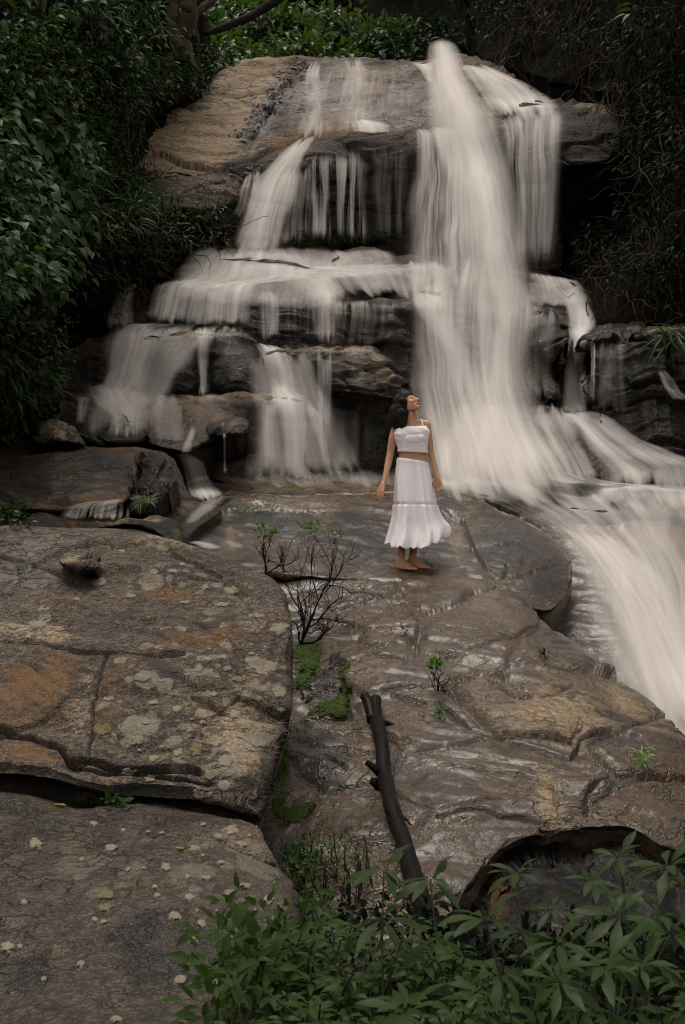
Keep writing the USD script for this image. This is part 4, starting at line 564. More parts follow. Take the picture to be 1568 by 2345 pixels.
# ---------------------------------------------------------------- falling and running water
def hit_on(surf, px, py):
    global RAY
    keep = RAY[0], SURF[:]; SURF[:] = [(r[0], r[1]) for r in surf]; ready(); Y = hit(px, py)[0]; RAY[0], SURF[:] = keep[0], keep[1]; return Y
def veil(name, label, rows, off=0.07, edge=0.22, soft=(0.12, 0.12), nu=44, nv=64, layers=1, contrast=2.6, fall=None, seed=0, group=None, cat='waterfall', gap=0.10, sig=4.0, parent=None, part=None, surf=None, en=1.0):
    """A sheet of water following the rock (or falling free of it): rows of (xl, yl, xr, yr, density) from the top down."""
    rows = np.asarray(rows, float); c = (rows[:, :2] + rows[:, 2:4]) / 2
    s = np.r_[0, np.cumsum(np.linalg.norm(np.diff(c, axis=0), axis=1))]; s /= s[-1]
    vv, uu = np.meshgrid(np.linspace(0, 1, nv), np.linspace(0, 1, nu), indexing='ij')
    I = PchipInterpolator(s, rows)(np.linspace(0, 1, nv))
    px = I[:, None, 0] * (1 - uu) + I[:, None, 2] * uu; py = I[:, None, 1] * (1 - uu) + I[:, None, 3] * uu
    Y = hit(px, py)[0] if surf is None else hit_on(surf, px, py)
    if np.isnan(Y).any():
        ok = ~np.isnan(Y); k = cKDTree(np.c_[vv[ok], uu[ok]]).query(np.c_[vv[~ok], uu[~ok]])[1]; Y[~ok] = Y[ok][k]
    Y = gaussian_filter(minimum_filter(Y, (5, 3)), (sig, sig * 0.6), mode='nearest')
    if fall: Y = np.minimum(Y, PchipInterpolator(np.linspace(0, 1, len(fall)), fall)(vv))
    parts, wat, wsd = [], [], []
    wm = np.median(np.linalg.norm(P(px[:, -1], py[:, -1], Y[:, -1]) - P(px[:, 0], py[:, 0], Y[:, 0]), axis=1))
    cen = P(px[:, nu // 2], py[:, nu // 2], Y[:, nu // 2]); vm = np.r_[0, np.cumsum(np.linalg.norm(np.diff(cen, axis=0), axis=1))]
    q = lambda a, b, k: en * fb(np.stack([uu * a, vv * b, uu * 0 + seed], -1), 1.0, 3, seed + k)
    den = I[:, None, 4] * sm(-0.02, edge * 1.6, uu + 0.16 * q(0, 4, 0) + 0.10 * q(9, 2, 1)) * sm(-0.02, edge * 1.6, 1 - uu + 0.16 * q(0, 4, 9) + 0.10 * q(9, 2, 2))
    if soft[0]: den = den * sm(-0.01, soft[0] * 1.3, vv + soft[0] * 1.2 * q(9, 0, 3) + soft[0] * q(30, 0, 6) - soft[0] * 0.1)
    if soft[1]: den = den * sm(-0.01, soft[1] * 1.3, 1 - vv + soft[1] * 1.2 * q(9, 0, 4) + soft[1] * q(30, 0, 7) - soft[1] * 0.1)
    den = den * sm(0, 0.04, np.minimum(uu, 1 - uu)) * (sm(0, 0.03, vv) if soft[0] else 1) * (sm(0, 0.03, 1 - vv) if soft[1] else 1)
    i = (np.arange(nv - 1)[:, None] * nu + np.arange(nu - 1)).ravel(); f = np.vstack([np.c_[i, i + nu, i + nu + 1], np.c_[i, i + nu + 1, i + 1]])
    for k in range(layers):
        v = P(px, py, Y - off - k * gap); parts.append((v.reshape(-1, 3), f))
        wat.append(np.stack([uu * wm, np.broadcast_to(vm[:, None], uu.shape), den * (1 if k == 0 else 0.75)], -1).reshape(-1, 3))
        wsd.append(np.tile([seed * 7.3 + k * 31.7, contrast, 1.0 / layers], (v.shape[0] * v.shape[1], 1)))
    v, f = join(parts)
    if parent is None:
        parent = thing(name, label, cat, v.mean(0), group)
    obj(part or 'water', v, f, 'silk_water', parent, attrs={'wat': np.vstack(wat), 'wsd': np.vstack(wsd)})
    return parent
main = veil('main_plunge', 'main white plunge of water leaping from the crest and falling past the woman', [
    (985, 84, 1036, 84, .7), (972, 112, 1056, 112, .95), (966, 150, 1075, 160, 1.0), (964, 200, 1105, 215, 1.0), (960, 260, 1150, 262, 1.0), (980, 320, 1166, 330, 1.0), (1012, 420, 1188, 420, .94), (1028, 520, 1210, 520, .84), (1036, 620, 1230, 620, .76), (1040, 700, 1240, 700, .64), (1040, 780, 1246, 780, .45)],
    fall=[17.6, 17.0, 15.9, 15.4, 15.1, 14.5, 13.95, 13.5, 13.2, 12.95, 12.7], edge=0.34, soft=(0.02, 0.12), contrast=1.2, seed=1, layers=1, nv=90, en=0.35)
veil('', '', [(925, 292, 1060, 285, .6), (935, 310, 1110, 300, .9), (932, 360, 1130, 360, .56), (922, 450, 1140, 450, .38), (912, 540, 1150, 540, .32), (905, 640, 1150, 640, .32), (905, 700, 1150, 700, .28)], fall=[16.0, 15.7, 15.2, 14.7, 14.1, 13.6, 13.2], edge=0.24, soft=(0.05, 0.12), contrast=3.6, seed=2, parent=main, part='side_veil', nu=70, en=0.5)
veil('', '', [(960, 570, 1240, 570, .4), (920, 690, 1245, 690, .5), (930, 780, 1236, 780, .52), (930, 880, 1245, 880, .56), (940, 960, 1275, 960, .72), (955, 1040, 1320, 1040, .78), (960, 1120, 1380, 1125, .8), (970, 1165, 1420, 1170, .6)], fall=[13.9, 13.2, 12.8, 12.5, 12.1, 11.7, 11.2, 10.9], edge=0.2, soft=(0.14, 0.12), contrast=2.2, seed=3, parent=main, part='lower_veil', nu=60)
veil('', '', [(1060, 640, 1200, 640, .8), (1075, 760, 1205, 760, .85), (1060, 860, 1200, 860, .75), (1000, 960, 1235, 960, .85), (985, 1050, 1270, 1050, .95), (980, 1120, 1340, 1120, .8), (970, 1160, 1400, 1165, .6)], fall=[13.8, 13.1, 12.7, 12.2, 11.6, 11.2, 10.9], edge=0.42, soft=(0.15, 0.15), contrast=1.5, seed=4, parent=main, part='white_core', layers=1)
veil('', '', [(930, 640, 1010, 640, .5), (940, 700, 1035, 700, .7), (985, 770, 1060, 770, .85), (1020, 850, 1110, 850, .8), (1030, 930, 1120, 930, .6)], edge=0.35, contrast=1.4, seed=5, parent=main, part='left_step', layers=1, off=0.3)
veil('right_veil', 'thin grey veil dropping from the square dark block right of the plunge', [(1122, 262, 1296, 236, .5), (1130, 285, 1300, 262, .55), (1140, 350, 1298, 340, .34), (1146, 450, 1296, 450, .24), (1150, 540, 1290, 540, .2), (1150, 640, 1284, 640, .16)], fall=[16.2, 15.5, 15.2, 15.0, 14.8, 14.6], edge=0.2, soft=(0.06, 0.15), contrast=3.2, seed=6, nu=60, en=0.4)
veil('crest_flow', 'foaming water sliding over the crest right of the leaping jet', [(1050, 148, 1110, 144, .6), (1060, 165, 1190, 182, .75), (1075, 195, 1240, 205, .62), (1095, 225, 1275, 232, .72), (1115, 255, 1290, 250, .75), (1130, 285, 1285, 275, .5)], edge=0.16, soft=(0.1, 0.16), contrast=1.8, seed=7, nu=60)
veil('crest_flow', 'narrow white lip of water left of the leaping jet on the crest', [(925, 140, 1000, 128, .4), (935, 146, 1000, 150, .8), (955, 162, 1000, 175, .5), (965, 185, 1000, 200, .3)], edge=0.35, contrast=1.2, seed=8, layers=1)
for k, rows in enumerate([[(960, 120, 1110, 130, .2), (940, 260, 1170, 260, .4), (935, 330, 1185, 330, .42), (960, 450, 1210, 450, .34), (960, 600, 1250, 600, .36), (935, 720, 1250, 720, .34)], [(930, 900, 1290, 900, .25), (940, 980, 1330, 980, .42), (950, 1060, 1420, 1060, .5), (960, 1140, 1520, 1150, .45)]]):
    veil('', '', rows, seed=110 + k, edge=0.45, soft=(.3, .3), contrast=0.5, layers=1, off=0.45, parent=main, part='spray', nv=40, sig=7.0)
# the left cascade
veil('slab_film', 'thin film of water over the upper left of the wet crown slab', [(710, 138, 745, 136, .8), (695, 170, 735, 172, .55), (685, 205, 750, 205, .2), (690, 245, 760, 245, .2), (680, 290, 760, 285, .4), (672, 325, 750, 320, .55)], edge=0.3, contrast=3.2, seed=9, layers=1, off=0.05)
veil('slab_film', 'streaked film of water down the middle of the wet crown slab', [(780, 128, 845, 130, .5), (775, 160, 860, 165, .34), (760, 220, 880, 225, .16), (740, 275, 890, 272, .2), (760, 300, 900, 296, .2)], edge=0.35, contrast=3.0, seed=10, layers=1, off=0.05)
veil('foam_patch', 'small white foaming step above the dark wall on the crown slab', [(800, 272, 850, 272, .5), (795, 282, 890, 282, .95), (800, 298, 905, 300, .8), (830, 306, 900, 306, .3)], edge=0.3, soft=(.2, .2), contrast=1.8, seed=11, layers=1, off=0.05, nv=30)
veil('curved_fall', 'bright fan of water curving left off the crown slab', [(682, 312, 740, 308, .7), (650, 335, 712, 345, .85), (618, 365, 700, 380, .85), (590, 395, 690, 410, .95), (566, 435, 680, 450, .9), (548, 490, 668, 500, .8), (530, 545, 660, 555, .7), (505, 590, 660, 590, .6)], fall=[16.0, 15.7, 15.3, 15.0, 14.8, 14.7, 14.6, 14.4], edge=0.3, soft=(0.08, 0.08), contrast=2.0, seed=12, nu=60)
veil('thread_veil', 'thin threads of water over the dark wall between the two big falls', [(690, 345, 850, 325, .15), (690, 385, 850, 380, .19), (690, 430, 850, 425, .18), (695, 500, 850, 500, .19), (690, 560, 850, 570, .15)], fall=[15.6, 15.3, 15.1, 15.0, 14.9], edge=0.12, contrast=7.5, en=0.6, seed=13, nu=70)
veil('ledge_flow', 'broad veil spilling over the upper ledge of the left cascade', [(470, 572, 700, 566, .6), (440, 600, 720, 596, .55), (400, 636, 735, 630, .62), (345, 655, 600, 655, .75), (328, 700, 590, 700, .66), (318, 750, 590, 748, .4)], edge=0.16, soft=(0.1, 0.08), contrast=3.2, seed=14, nu=80, nv=80, off=0.14)
veil('ledge_film', 'milky film over the flat ledge beside the smooth grey mound', [(560, 640, 760, 598, .35), (620, 652, 1000, 610, .5), (640, 668, 1010, 650, .42), (680, 684, 1010, 690, .42)], edge=0.2, contrast=1.8, seed=15, layers=1, off=0.13, nu=70, nv=40)
veil('ledge_film', 'white foaming water spreading over the ledge left of the plunge', [(900, 585, 1060, 600, .5), (910, 615, 1060, 630, .62), (925, 660, 1050, 660, .7), (940, 715, 1045, 715, .7)], edge=0.3, contrast=1.4, seed=16, layers=1, off=0.13, nv=40)
veil('ledge_film', 'spray-whitened water sliding over the ledge right of the plunge', [(1190, 618, 1320, 640, .6), (1195, 645, 1345, 655, .72), (1200, 672, 1350, 680, .68), (1205, 706, 1340, 700, .5)], edge=0.25, contrast=1.2, seed=17, nv=40)
veil('thin_veil', 'narrow double veil under the flat ledge in the middle of the cascade', [(715, 612, 760, 608, .5), (722, 650, 755, 650, .55), (705, 678, 775, 680, .7), (708, 730, 772, 730, .45), (710, 790, 770, 790, .4)], edge=0.22, contrast=3.2, seed=18, layers=1, off=0.09)
veil('thin_veil', 'faint threads of water left of the narrow double veil', [(582, 660, 640, 664, .5), (585, 700, 650, 700, .32), (585, 780, 645, 780, .3)], edge=0.2, contrast=4.5, seed=19, layers=1, off=0.09)
veil('thin_veil', 'thin trickle at the far left end of the second ledge', [(300, 648, 318, 646, .55), (255, 675, 315, 665, .4), (236, 720, 310, 715, .3), (232, 755, 308, 755, .25)], edge=0.2, contrast=4.5, seed=20, layers=1)
veil('step_veil', 'pale veil over the third ledge left of the dark rounded rocks', [(300, 740, 480, 740, .5), (262, 758, 385, 752, .68), (250, 800, 368, 800, .6), (240, 850, 352, 850, .55), (222, 880, 345, 885, .55), (196, 905, 330, 905, .35)], edge=0.2, contrast=2.8, seed=21, nu=60)
veil('step_veil', 'single narrow veil between the two dark rounded rocks', [(425, 746, 520, 746, .5), (440, 770, 500, 768, .62), (448, 820, 482, 820, .6), (452, 880, 480, 880, .45), (445, 908, 500, 908, .35)], edge=0.3, contrast=2.2, seed=22)
chute = veil('middle_chute', 'bright white chute stepping down the middle of the cascade', [(572, 778, 620, 790, .6), (582, 795, 655, 800, .9), (598, 840, 675, 845, .85), (610, 890, 685, 895, .85), (612, 910, 712, 910, .9), (632, 950, 712, 955, .78), (642, 1010, 708, 1015, .78), (645, 1060, 705, 1060, .75), (620, 1100, 760, 1100, .75)], edge=0.3, soft=(0.05, 0.05), contrast=1.7, seed=23, nv=90)
veil('', '', [(588, 912, 660, 912, .5), (590, 960, 640, 960, .45), (582, 1040, 650, 1040, .32), (575, 1080, 660, 1080, .3)], edge=0.3, contrast=3.5, seed=24, layers=1, parent=chute, part='side_thread')
veil('', '', [(690, 908, 720, 925, .5), (705, 960, 742, 965, .45), (725, 1010, 755, 1015, .55), (735, 1075, 765, 1080, .5)], edge=0.3, contrast=2.5, seed=25, layers=1, parent=chute, part='side_thread')
veil('thin_veil', 'faint hanging veil on the dark wall left of the woman', [(715, 800, 780, 798, .4), (718, 850, 770, 850, .34), (720, 940, 765, 940, .3), (722, 1060, 770, 1060, .25)], edge=0.25, contrast=3.5, seed=26, layers=1)
veil('low_veil', 'shallow stepped veils over the broken brown rocks', [(205, 872, 300, 876, .5), (185, 900, 350, 905, .5), (200, 925, 360, 920, .5), (245, 960, 340, 955, .48), (240, 1010, 345, 1010, .34)], edge=0.25, contrast=3.0, seed=27)
veil('low_veil', 'two small trickles at the left edge of the broken brown rocks', [(165, 905, 215, 905, .5), (170, 940, 205, 935, .4), (165, 975, 200, 970, .3)], edge=0.3, contrast=3.5, seed=28, layers=1)
veil('ledge_film', 'thin film of water over the orange ledge below the dark rounded rocks', [(360, 900, 640, 900, .25), (350, 916, 640, 914, .16), (420, 950, 600, 945, .10), (420, 1000, 560, 980, .10)], edge=0.2, contrast=2.6, seed=29, layers=1, nu=60)
veil('thin_trickle', 'hair-thin trickle falling from the small shiny boulder', [(508, 985, 518, 985, .4), (509, 1010, 518, 1010, .7), (510, 1050, 518, 1050, .6), (506, 1085, 524, 1088, .4)], edge=0.35, contrast=1.5, seed=30, layers=1, nu=10)
veil('thin_trickle', 'small bent trickle beside the sloping brown slab', [(436, 970, 456, 975, .3), (424, 1000, 448, 1005, .4), (412, 1020, 444, 1025, .4), (400, 1045, 440, 1045, .35)], edge=0.35, contrast=1.8, seed=31, layers=1, nu=16)
st = veil('left_stream', 'white chute of the left stream beside the glossy black rock', [(380, 1030, 440, 1040, .3), (402, 1045, 468, 1050, .7), (412, 1075, 480, 1075, .85), (418, 1105, 492, 1105, .9), (425, 1135, 520, 1130, .9), (440, 1152, 520, 1140, .6)], edge=0.3, soft=(.2, .1), contrast=1.8, seed=32)
veil('', '', [(450, 1138, 535, 1130, .4), (440, 1158, 515, 1150, .26), (420, 1185, 478, 1178, .24), (405, 1208, 455, 1200, .2)], edge=0.3, contrast=1.8, seed=33, layers=1, parent=st, part='lower_chute')
veil('left_stream', 'small pale pool of running water behind the long black slab', [(425, 1240, 450, 1236, .4), (440, 1248, 500, 1246, .45), (470, 1258, 520, 1258, .2)], edge=0.3, contrast=1.2, seed=34, layers=1, nv=20)
veil('rim_fall', 'row of little veils under the rounded boulder at left', [(230, 1146, 300, 1140, .2), (140, 1164, 300, 1152, .16), (132, 1176, 300, 1172, .24), (128, 1194, 296, 1192, .16)], edge=0.12, contrast=7.5, seed=35, layers=1, nu=60, nv=40)
veil('shelf_film', 'milky shallow water across the tan shelf behind the woman', [(470, 1070, 980, 1070, .25), (480, 1090, 990, 1088, .3), (500, 1108, 985, 1104, .2), (520, 1124, 985, 1118, .16)], edge=0.15, soft=(.35, .3), contrast=3.0, seed=36, layers=1, nu=90, nv=30)
veil('plunge_foam', 'bright band of foam at the foot of the main plunge', [(965, 1066, 1380, 1080, .5), (965, 1095, 1480, 1105, .85), (985, 1116, 1640, 1122, .95), (1030, 1134, 1640, 1150, .9), (1090, 1156, 1640, 1180, .6)], edge=0.08, soft=(.3, .25), contrast=0.9, seed=37, nu=90, nv=36, off=0.05)
rs = veil('right_stream', 'white stream pouring between the rock pillar and the black bank', [(1230, 650, 1345, 655, .5), (1285, 690, 1350, 690, .75), (1296, 740, 1370, 742, .72), (1300, 766, 1352, 768, .95), (1296, 820, 1345, 820, .9), (1285, 870, 1345, 870, .88), (1276, 950, 1350, 948, .9)], edge=0.26, soft=(0.1, 0.04), contrast=1.3, seed=38, nv=80)
veil('', '', [(1270, 945, 1350, 938, .85), (1300, 970, 1400, 955, .85), (1325, 1010, 1470, 1000, .75), (1345, 1050, 1560, 1035, .7), (1370, 1090, 1640, 1070, .75), (1380, 1130, 1640, 1120, .85)], edge=0.18, soft=(0.06, 0.1), contrast=1.9, seed=39, parent=rs, part='fan', nu=70)
veil('', '', [(1342, 770, 1368, 770, .4), (1344, 830, 1368, 830, .3), (1340, 930, 1366, 930, .25)], edge=0.3, contrast=3.5, seed=40, parent=rs, part='side_thread', layers=1)
veil('foot_veil', 'thin grey veil sliding over the streaked rock right of the plunge foot', [(1230, 915, 1290, 920, .3), (1215, 950, 1320, 955, .5), (1240, 1010, 1345, 1010, .3), (1265, 1060, 1375, 1060, .3), (1290, 1110, 1390, 1110, .5)], edge=0.25, contrast=2.6, seed=41, layers=1)
veil('small_cascade', 'tiny white cascade on the black bank at the right edge', [(1502, 842, 1515, 842, .5), (1506, 868, 1540, 860, .5), (1522, 900, 1562, 890, .5), (1540, 918, 1600, 915, .6)], edge=0.3, contrast=3.0, seed=42, layers=1)
ls_ = veil('lower_stream', 'wide white torrent running down right of the wet slab', [(1010, 1098, 1660, 1118, .6), (1090, 1138, 1660, 1158, .8), (1175, 1176, 1660, 1196, .5), (1240, 1212, 1640, 1232, .5), (1285, 1250, 1640, 1262, .55), (1305, 1300, 1660, 1300, .55), (1330, 1380, 1680, 1380, .5), (1350, 1460, 1700, 1460, .52), (1380, 1540, 1710, 1540, .62), (1420, 1620, 1710, 1640, .7), (1450, 1740, 1740, 1740, .75), (1470, 1950, 1770, 1950, .7), (1480, 2200, 1780, 2200, .6)], edge=0.22, soft=(0.08, 0.02), contrast=1.9, seed=43, nu=80, nv=110, surf=[bed, L5, fan])
veil('', '', [(1210, 1190, 1400, 1195, .6), (1270, 1235, 1450, 1245, .92), (1305, 1300, 1520, 1300, .85), (1350, 1390, 1590, 1390, .6), (1380, 1480, 1640, 1480, .6), (1420, 1580, 1690, 1580, .75), (1480, 1680, 1700, 1690, .75)], edge=0.4, contrast=1.6, seed=44, parent=ls_, part='white_core', layers=1, off=0.25, surf=[bed, L5, fan])

# thin veils spread wide between the stronger falls
for k, (lb, rows, kw) in enumerate([
    ('wide glaze of water over the whole wet crown slab', [(690, 140, 960, 142, .10), (650, 200, 975, 205, .13), (620, 260, 975, 255, .10), (610, 330, 960, 292, .14)], dict(contrast=5.0, layers=1, off=.05, nu=80)),
    ('scattered threads under the lip left of the curved fall', [(560, 400, 600, 380, .4), (545, 440, 600, 440, .3), (525, 500, 590, 500, .3)], dict(contrast=4.0, layers=1)),
    ('misty threads inside the curve of the left fan', [(640, 400, 720, 370, .5), (625, 450, 720, 440, .4), (610, 510, 715, 500, .38), (600, 565, 715, 560, .3)], dict(contrast=4.0, layers=1, nu=60)),
    ('pale threads on the dark wall close to the plunge', [(840, 330, 945, 312, .10), (845, 420, 945, 410, .15), (850, 500, 940, 500, .17), (850, 560, 940, 565, .12)], dict(contrast=5.0, layers=1, nu=60)),
    ('broken veil over the ledge front in the middle of the cascade', [(590, 668, 940, 690, .30), (592, 700, 940, 715, .16), (592, 745, 935, 750, .09), (595, 795, 930, 800, .06)], dict(contrast=8, layers=1, nu=110, off=.08)),
    ('thin glaze on the upper ledge of the left cascade', [(450, 566, 900, 566, .35), (430, 588, 930, 590, .4), (400, 612, 940, 612, .3), (380, 640, 940, 640, .3)], dict(contrast=2.2, layers=1, nu=90, nv=36, off=.12)),
    ('thin glaze over the tan top of the third ledge', [(240, 744, 600, 744, .3), (235, 758, 600, 758, .2), (235, 785, 600, 785, .08), (235, 850, 600, 850, .05)], dict(contrast=5.0, layers=1, nu=90)),
    ('thin glaze over the tan top of the layered block', [(640, 784, 900, 784, .2), (640, 800, 900, 802, .12), (640, 850, 930, 850, .06), (650, 900, 930, 900, .05)], dict(contrast=5.0, layers=1, nu=90)),
    ('fine threads falling along the whole dark foot of the cascade', [(560, 915, 900, 915, .12), (560, 980, 900, 980, .10), (560, 1075, 900, 1080, .14)], dict(contrast=6.0, layers=1, nu=110)),
    ('drizzle between the broken brown rocks and the sloping slab', [(340, 885, 420, 900, .25), (345, 940, 430, 950, .16), (350, 1015, 430, 1030, .14)], dict(contrast=4.0, layers=1)),
    ('veils draping the wall between the plunge and the rock pillar', [(1190, 690, 1290, 700, .3), (1195, 770, 1285, 780, .12), (1195, 850, 1280, 860, .12), (1195, 915, 1280, 925, .16)], dict(contrast=4.0, layers=1)),
    ('soft mist drifting over the upper ledge of the left cascade', [(440, 560, 780, 560, .2), (400, 610, 800, 610, .34), (370, 655, 800, 680, .3), (340, 700, 780, 720, .14)], dict(contrast=0.8, layers=1, nu=60, off=.25, sig=7.)),
    ('soft mist below the second ledge at left', [(250, 735, 560, 735, .2), (225, 790, 480, 790, .26), (205, 870, 430, 880, .24), (180, 940, 400, 950, .2), (180, 1015, 360, 1015, .1)], dict(contrast=0.9, layers=1, nu=60, off=.2, sig=7.)),
    ('soft mist hanging round the middle chute', [(560, 780, 720, 785, .15), (560, 880, 760, 880, .26), (560, 980, 800, 990, .26), (540, 1100, 860, 1105, .34)], dict(contrast=0.9, layers=1, nu=60, off=.2, sig=7.)),
    ('soft threads on the black bank beside the right stream', [(1365, 770, 1440, 760, .14), (1360, 850, 1440, 850, .12), (1360, 940, 1450, 960, .12)], dict(contrast=5.0, layers=1))]):
    veil('thin_veil', lb, rows, seed=60 + k, edge=0.14, **kw)
# ---------------------------------------------------------------- lichen discs on the two front rocks
L5_ = [(465, 1020, 50, 32, 1), (630, 1070, 35, 25), (1035, 1165, 35, 30), (710, 1155, 32, 15), (590, 1210, 35, 15), (970, 1225, 35, 22), (655, 785, 40, 20), (500, 880, 25, 12), (950, 700, 28, 13), (1020, 690, 22, 12), (1040, 745, 22, 12), (1090, 790, 25, 15), (910, 745, 22, 18), (925, 950, 35, 25), (800, 855, 35, 18, 1), (870, 1025, 22, 12), (990, 1075, 45, 28), (905, 1115, 35, 28, 1), (1285, 930, 22, 15), (450, 345, 35, 25), (740, 1100, 15, 10), (815, 1130, 22, 15), (1280, 560, 45, 30), (1200, 735, 85, 38), (1170, 1070, 80, 60), (1280, 850, 36, 30), (1060, 385, 35, 20), (940, 370, 20, 15), (835, 265, 15, 10), (790, 295, 25, 10), (705, 300, 20, 15), (1175, 500, 45, 12), (350, 425, 20, 8), (170, 540, 40, 20), (60, 550, 30, 15), (270, 560, 30, 12), (600, 410, 25, 12), (1020, 450, 40, 12), (845, 440, 30, 8), (640, 1115, 16, 10), (1125, 870, 38, 20), (960, 655, 16, 8), (1150, 675, 16, 8), (815, 930, 30, 16), (700, 900, 30, 14), (670, 990, 20, 12), (980, 860, 18, 11), (1070, 960, 22, 16), (560, 205, 18, 10), (880, 975, 15, 8), (1185, 880, 20, 12), (1120, 1010, 20, 12), (930, 990, 20, 9)]
L7_ = [(165, 430, 33, 25), (510, 455, 33, 22), (490, 670, 48, 28, 1), (480, 725, 32, 22, 1), (585, 553, 15, 14), (710, 632, 15, 10), (720, 670, 18, 10), (870, 678, 25, 18), (800, 765, 33, 22), (920, 800, 25, 20), (880, 868, 36, 25), (860, 585, 14, 9), (945, 590, 25, 12), (1055, 660, 45, 18), (1120, 628, 32, 15), (1235, 790, 25, 17), (1300, 830, 18, 14), (1065, 860, 15, 12), (1125, 835, 12, 8), (825, 1060, 32, 24), (1000, 1075, 30, 22), (370, 990, 22, 20), (435, 780, 18, 12), (480, 793, 20, 12), (200, 1057, 15, 13), (110, 700, 15, 14), (40, 910, 38, 28), (95, 905, 15, 14), (760, 540, 25, 25), (890, 455, 30, 15), (1105, 435, 35, 18), (1060, 370, 40, 22), (925, 200, 52, 30), (965, 115, 35, 25), (1035, 165, 40, 25), (685, 130, 28, 18), (590, 97, 35, 16), (710, 42, 32, 18), (815, 17, 25, 15), (1230, 690, 25, 25), (1000, 400, 25, 15), (990, 740, 8, 6), (900, 742, 10, 6), (1035, 785, 10, 8), (1165, 737, 8, 6), (530, 1240, 30, 15), (430, 340, 18, 10), (375, 505, 15, 12), (680, 378, 12, 7), (745, 385, 18, 9), (565, 372, 12, 7), (930, 345, 16, 10), (1140, 395, 14, 8), (1010, 520, 22, 10), (930, 487, 14, 8), (660, 545, 12, 7)]
for src, oy in ((L5_, 1160), (L7_, 1717)):
    for q in src:
        x, y, rx, ry = q[0] * 0.5, oy + q[1] * 0.5, q[2] * 0.5, q[3] * 0.5
        sd = int(q[0] * 31 + q[1]); th = np.arange(20) / 20 * 2 * math.pi
        rad = 1 + 0.75 * fb(np.stack([np.cos(th) * 1.6, np.sin(th) * 1.6, th * 0 + sd], -1), 1.3, 3, sd)
        rr = np.array([0.0, 0.35, 0.7, 0.93, 1.03])[:, None]
        X, Yp = x + rr * rad * np.cos(th) * rx, y + rr * rad * np.sin(th) * ry
        lift = np.array([0.009, 0.008, 0.008, 0.006, -0.008])[:, None]
        Yh, _ = hit(X, Yp); bad = np.isnan(Yh)
        mY = np.nanmedian(Yh)
        if bad.mean() > 0.3: continue
        Yh[bad] = mY; Yh = np.clip(Yh, mY - 0.25, mY + 0.25)
        n0 = nrm(hit(X, Yp)[1].reshape(-1, 3).mean(0))
        v = (P(X, Yp, Yh) + n0 * (lift + 0.003 * fb(np.stack([X, Yp, X * 0 + sd], -1), 0.15, 2, sd))[..., None]).reshape(-1, 3)
        i, k = np.meshgrid(np.arange(4), np.arange(20), indexing='ij'); i, k = i.ravel(), k.ravel(); k1 = (k + 1) % 20
        f = np.vstack([np.c_[i * 20 + k, (i + 1) * 20 + k, (i + 1) * 20 + k1], np.c_[i * 20 + k, (i + 1) * 20 + k1, i * 20 + k1]])
        fn = np.cross(v[f[:, 1]] - v[f[:, 0]], v[f[:, 2]] - v[f[:, 0]]).sum(0)
        if fn @ n0 < 0: f = f[:, ::-1]
        par = brock if (y < 1835 and not (y > 1790 and x < 100)) else lrock
        obj('lichen_patch', v, f, 'lichen_olive' if len(q) > 4 else 'lichen', par, attrs={'lr': np.repeat(rr, 20, 1).reshape(-1, 1) * [1, 0, 0]})
# ---------------------------------------------------------------- plants
def scatter(poly, n, seed):
    r = np.random.default_rng(seed); pg = shapely.Polygon(poly); x0, y0, x1, y1 = pg.bounds; out = np.zeros((0, 2))
    while len(out) < n:
        q = np.c_[r.uniform(x0, x1, 4 * n), r.uniform(y0, y1, 4 * n)]; out = np.vstack([out, q[shapely.contains_xy(pg, q[:, 0], q[:, 1])]])
    out = out[:n]; Y, nn = hit(out[:, 0], out[:, 1], 14.0); return P(out[:, 0], out[:, 1], Y), nn, r
def twig(a, b, r0, r1, sag=0.0, wob=0.05, n=6, seed=0, sides=3):
    t = np.linspace(0, 1, n)[:, None]; p = a * (1 - t) + b * t
    L = np.linalg.norm(b - a); p = p + np.sin(t * math.pi) * np.array([0, 0, -sag]) + wob * L * np.sin(t * math.pi) * np.stack([fb(np.c_[t * 3, t * 0 + seed, t * 0], 1.0, 2, seed + k)for k in (0, 1, 2)], -1) * 2
    return tube(p, np.linspace(r0, r1, n), sides, False)
OVAL = ((0.0, 0.04), (0.3, 0.5), (0.65, 0.40), (1.0, 0.0)); HEART = ((0.0, 0.30), (0.18, 0.55), (0.6, 0.38), (1.0, 0.0)); BLADE = ((0.0, 0.2), (0.35, 0.5), (0.7, 0.35), (1.0, 0.0))
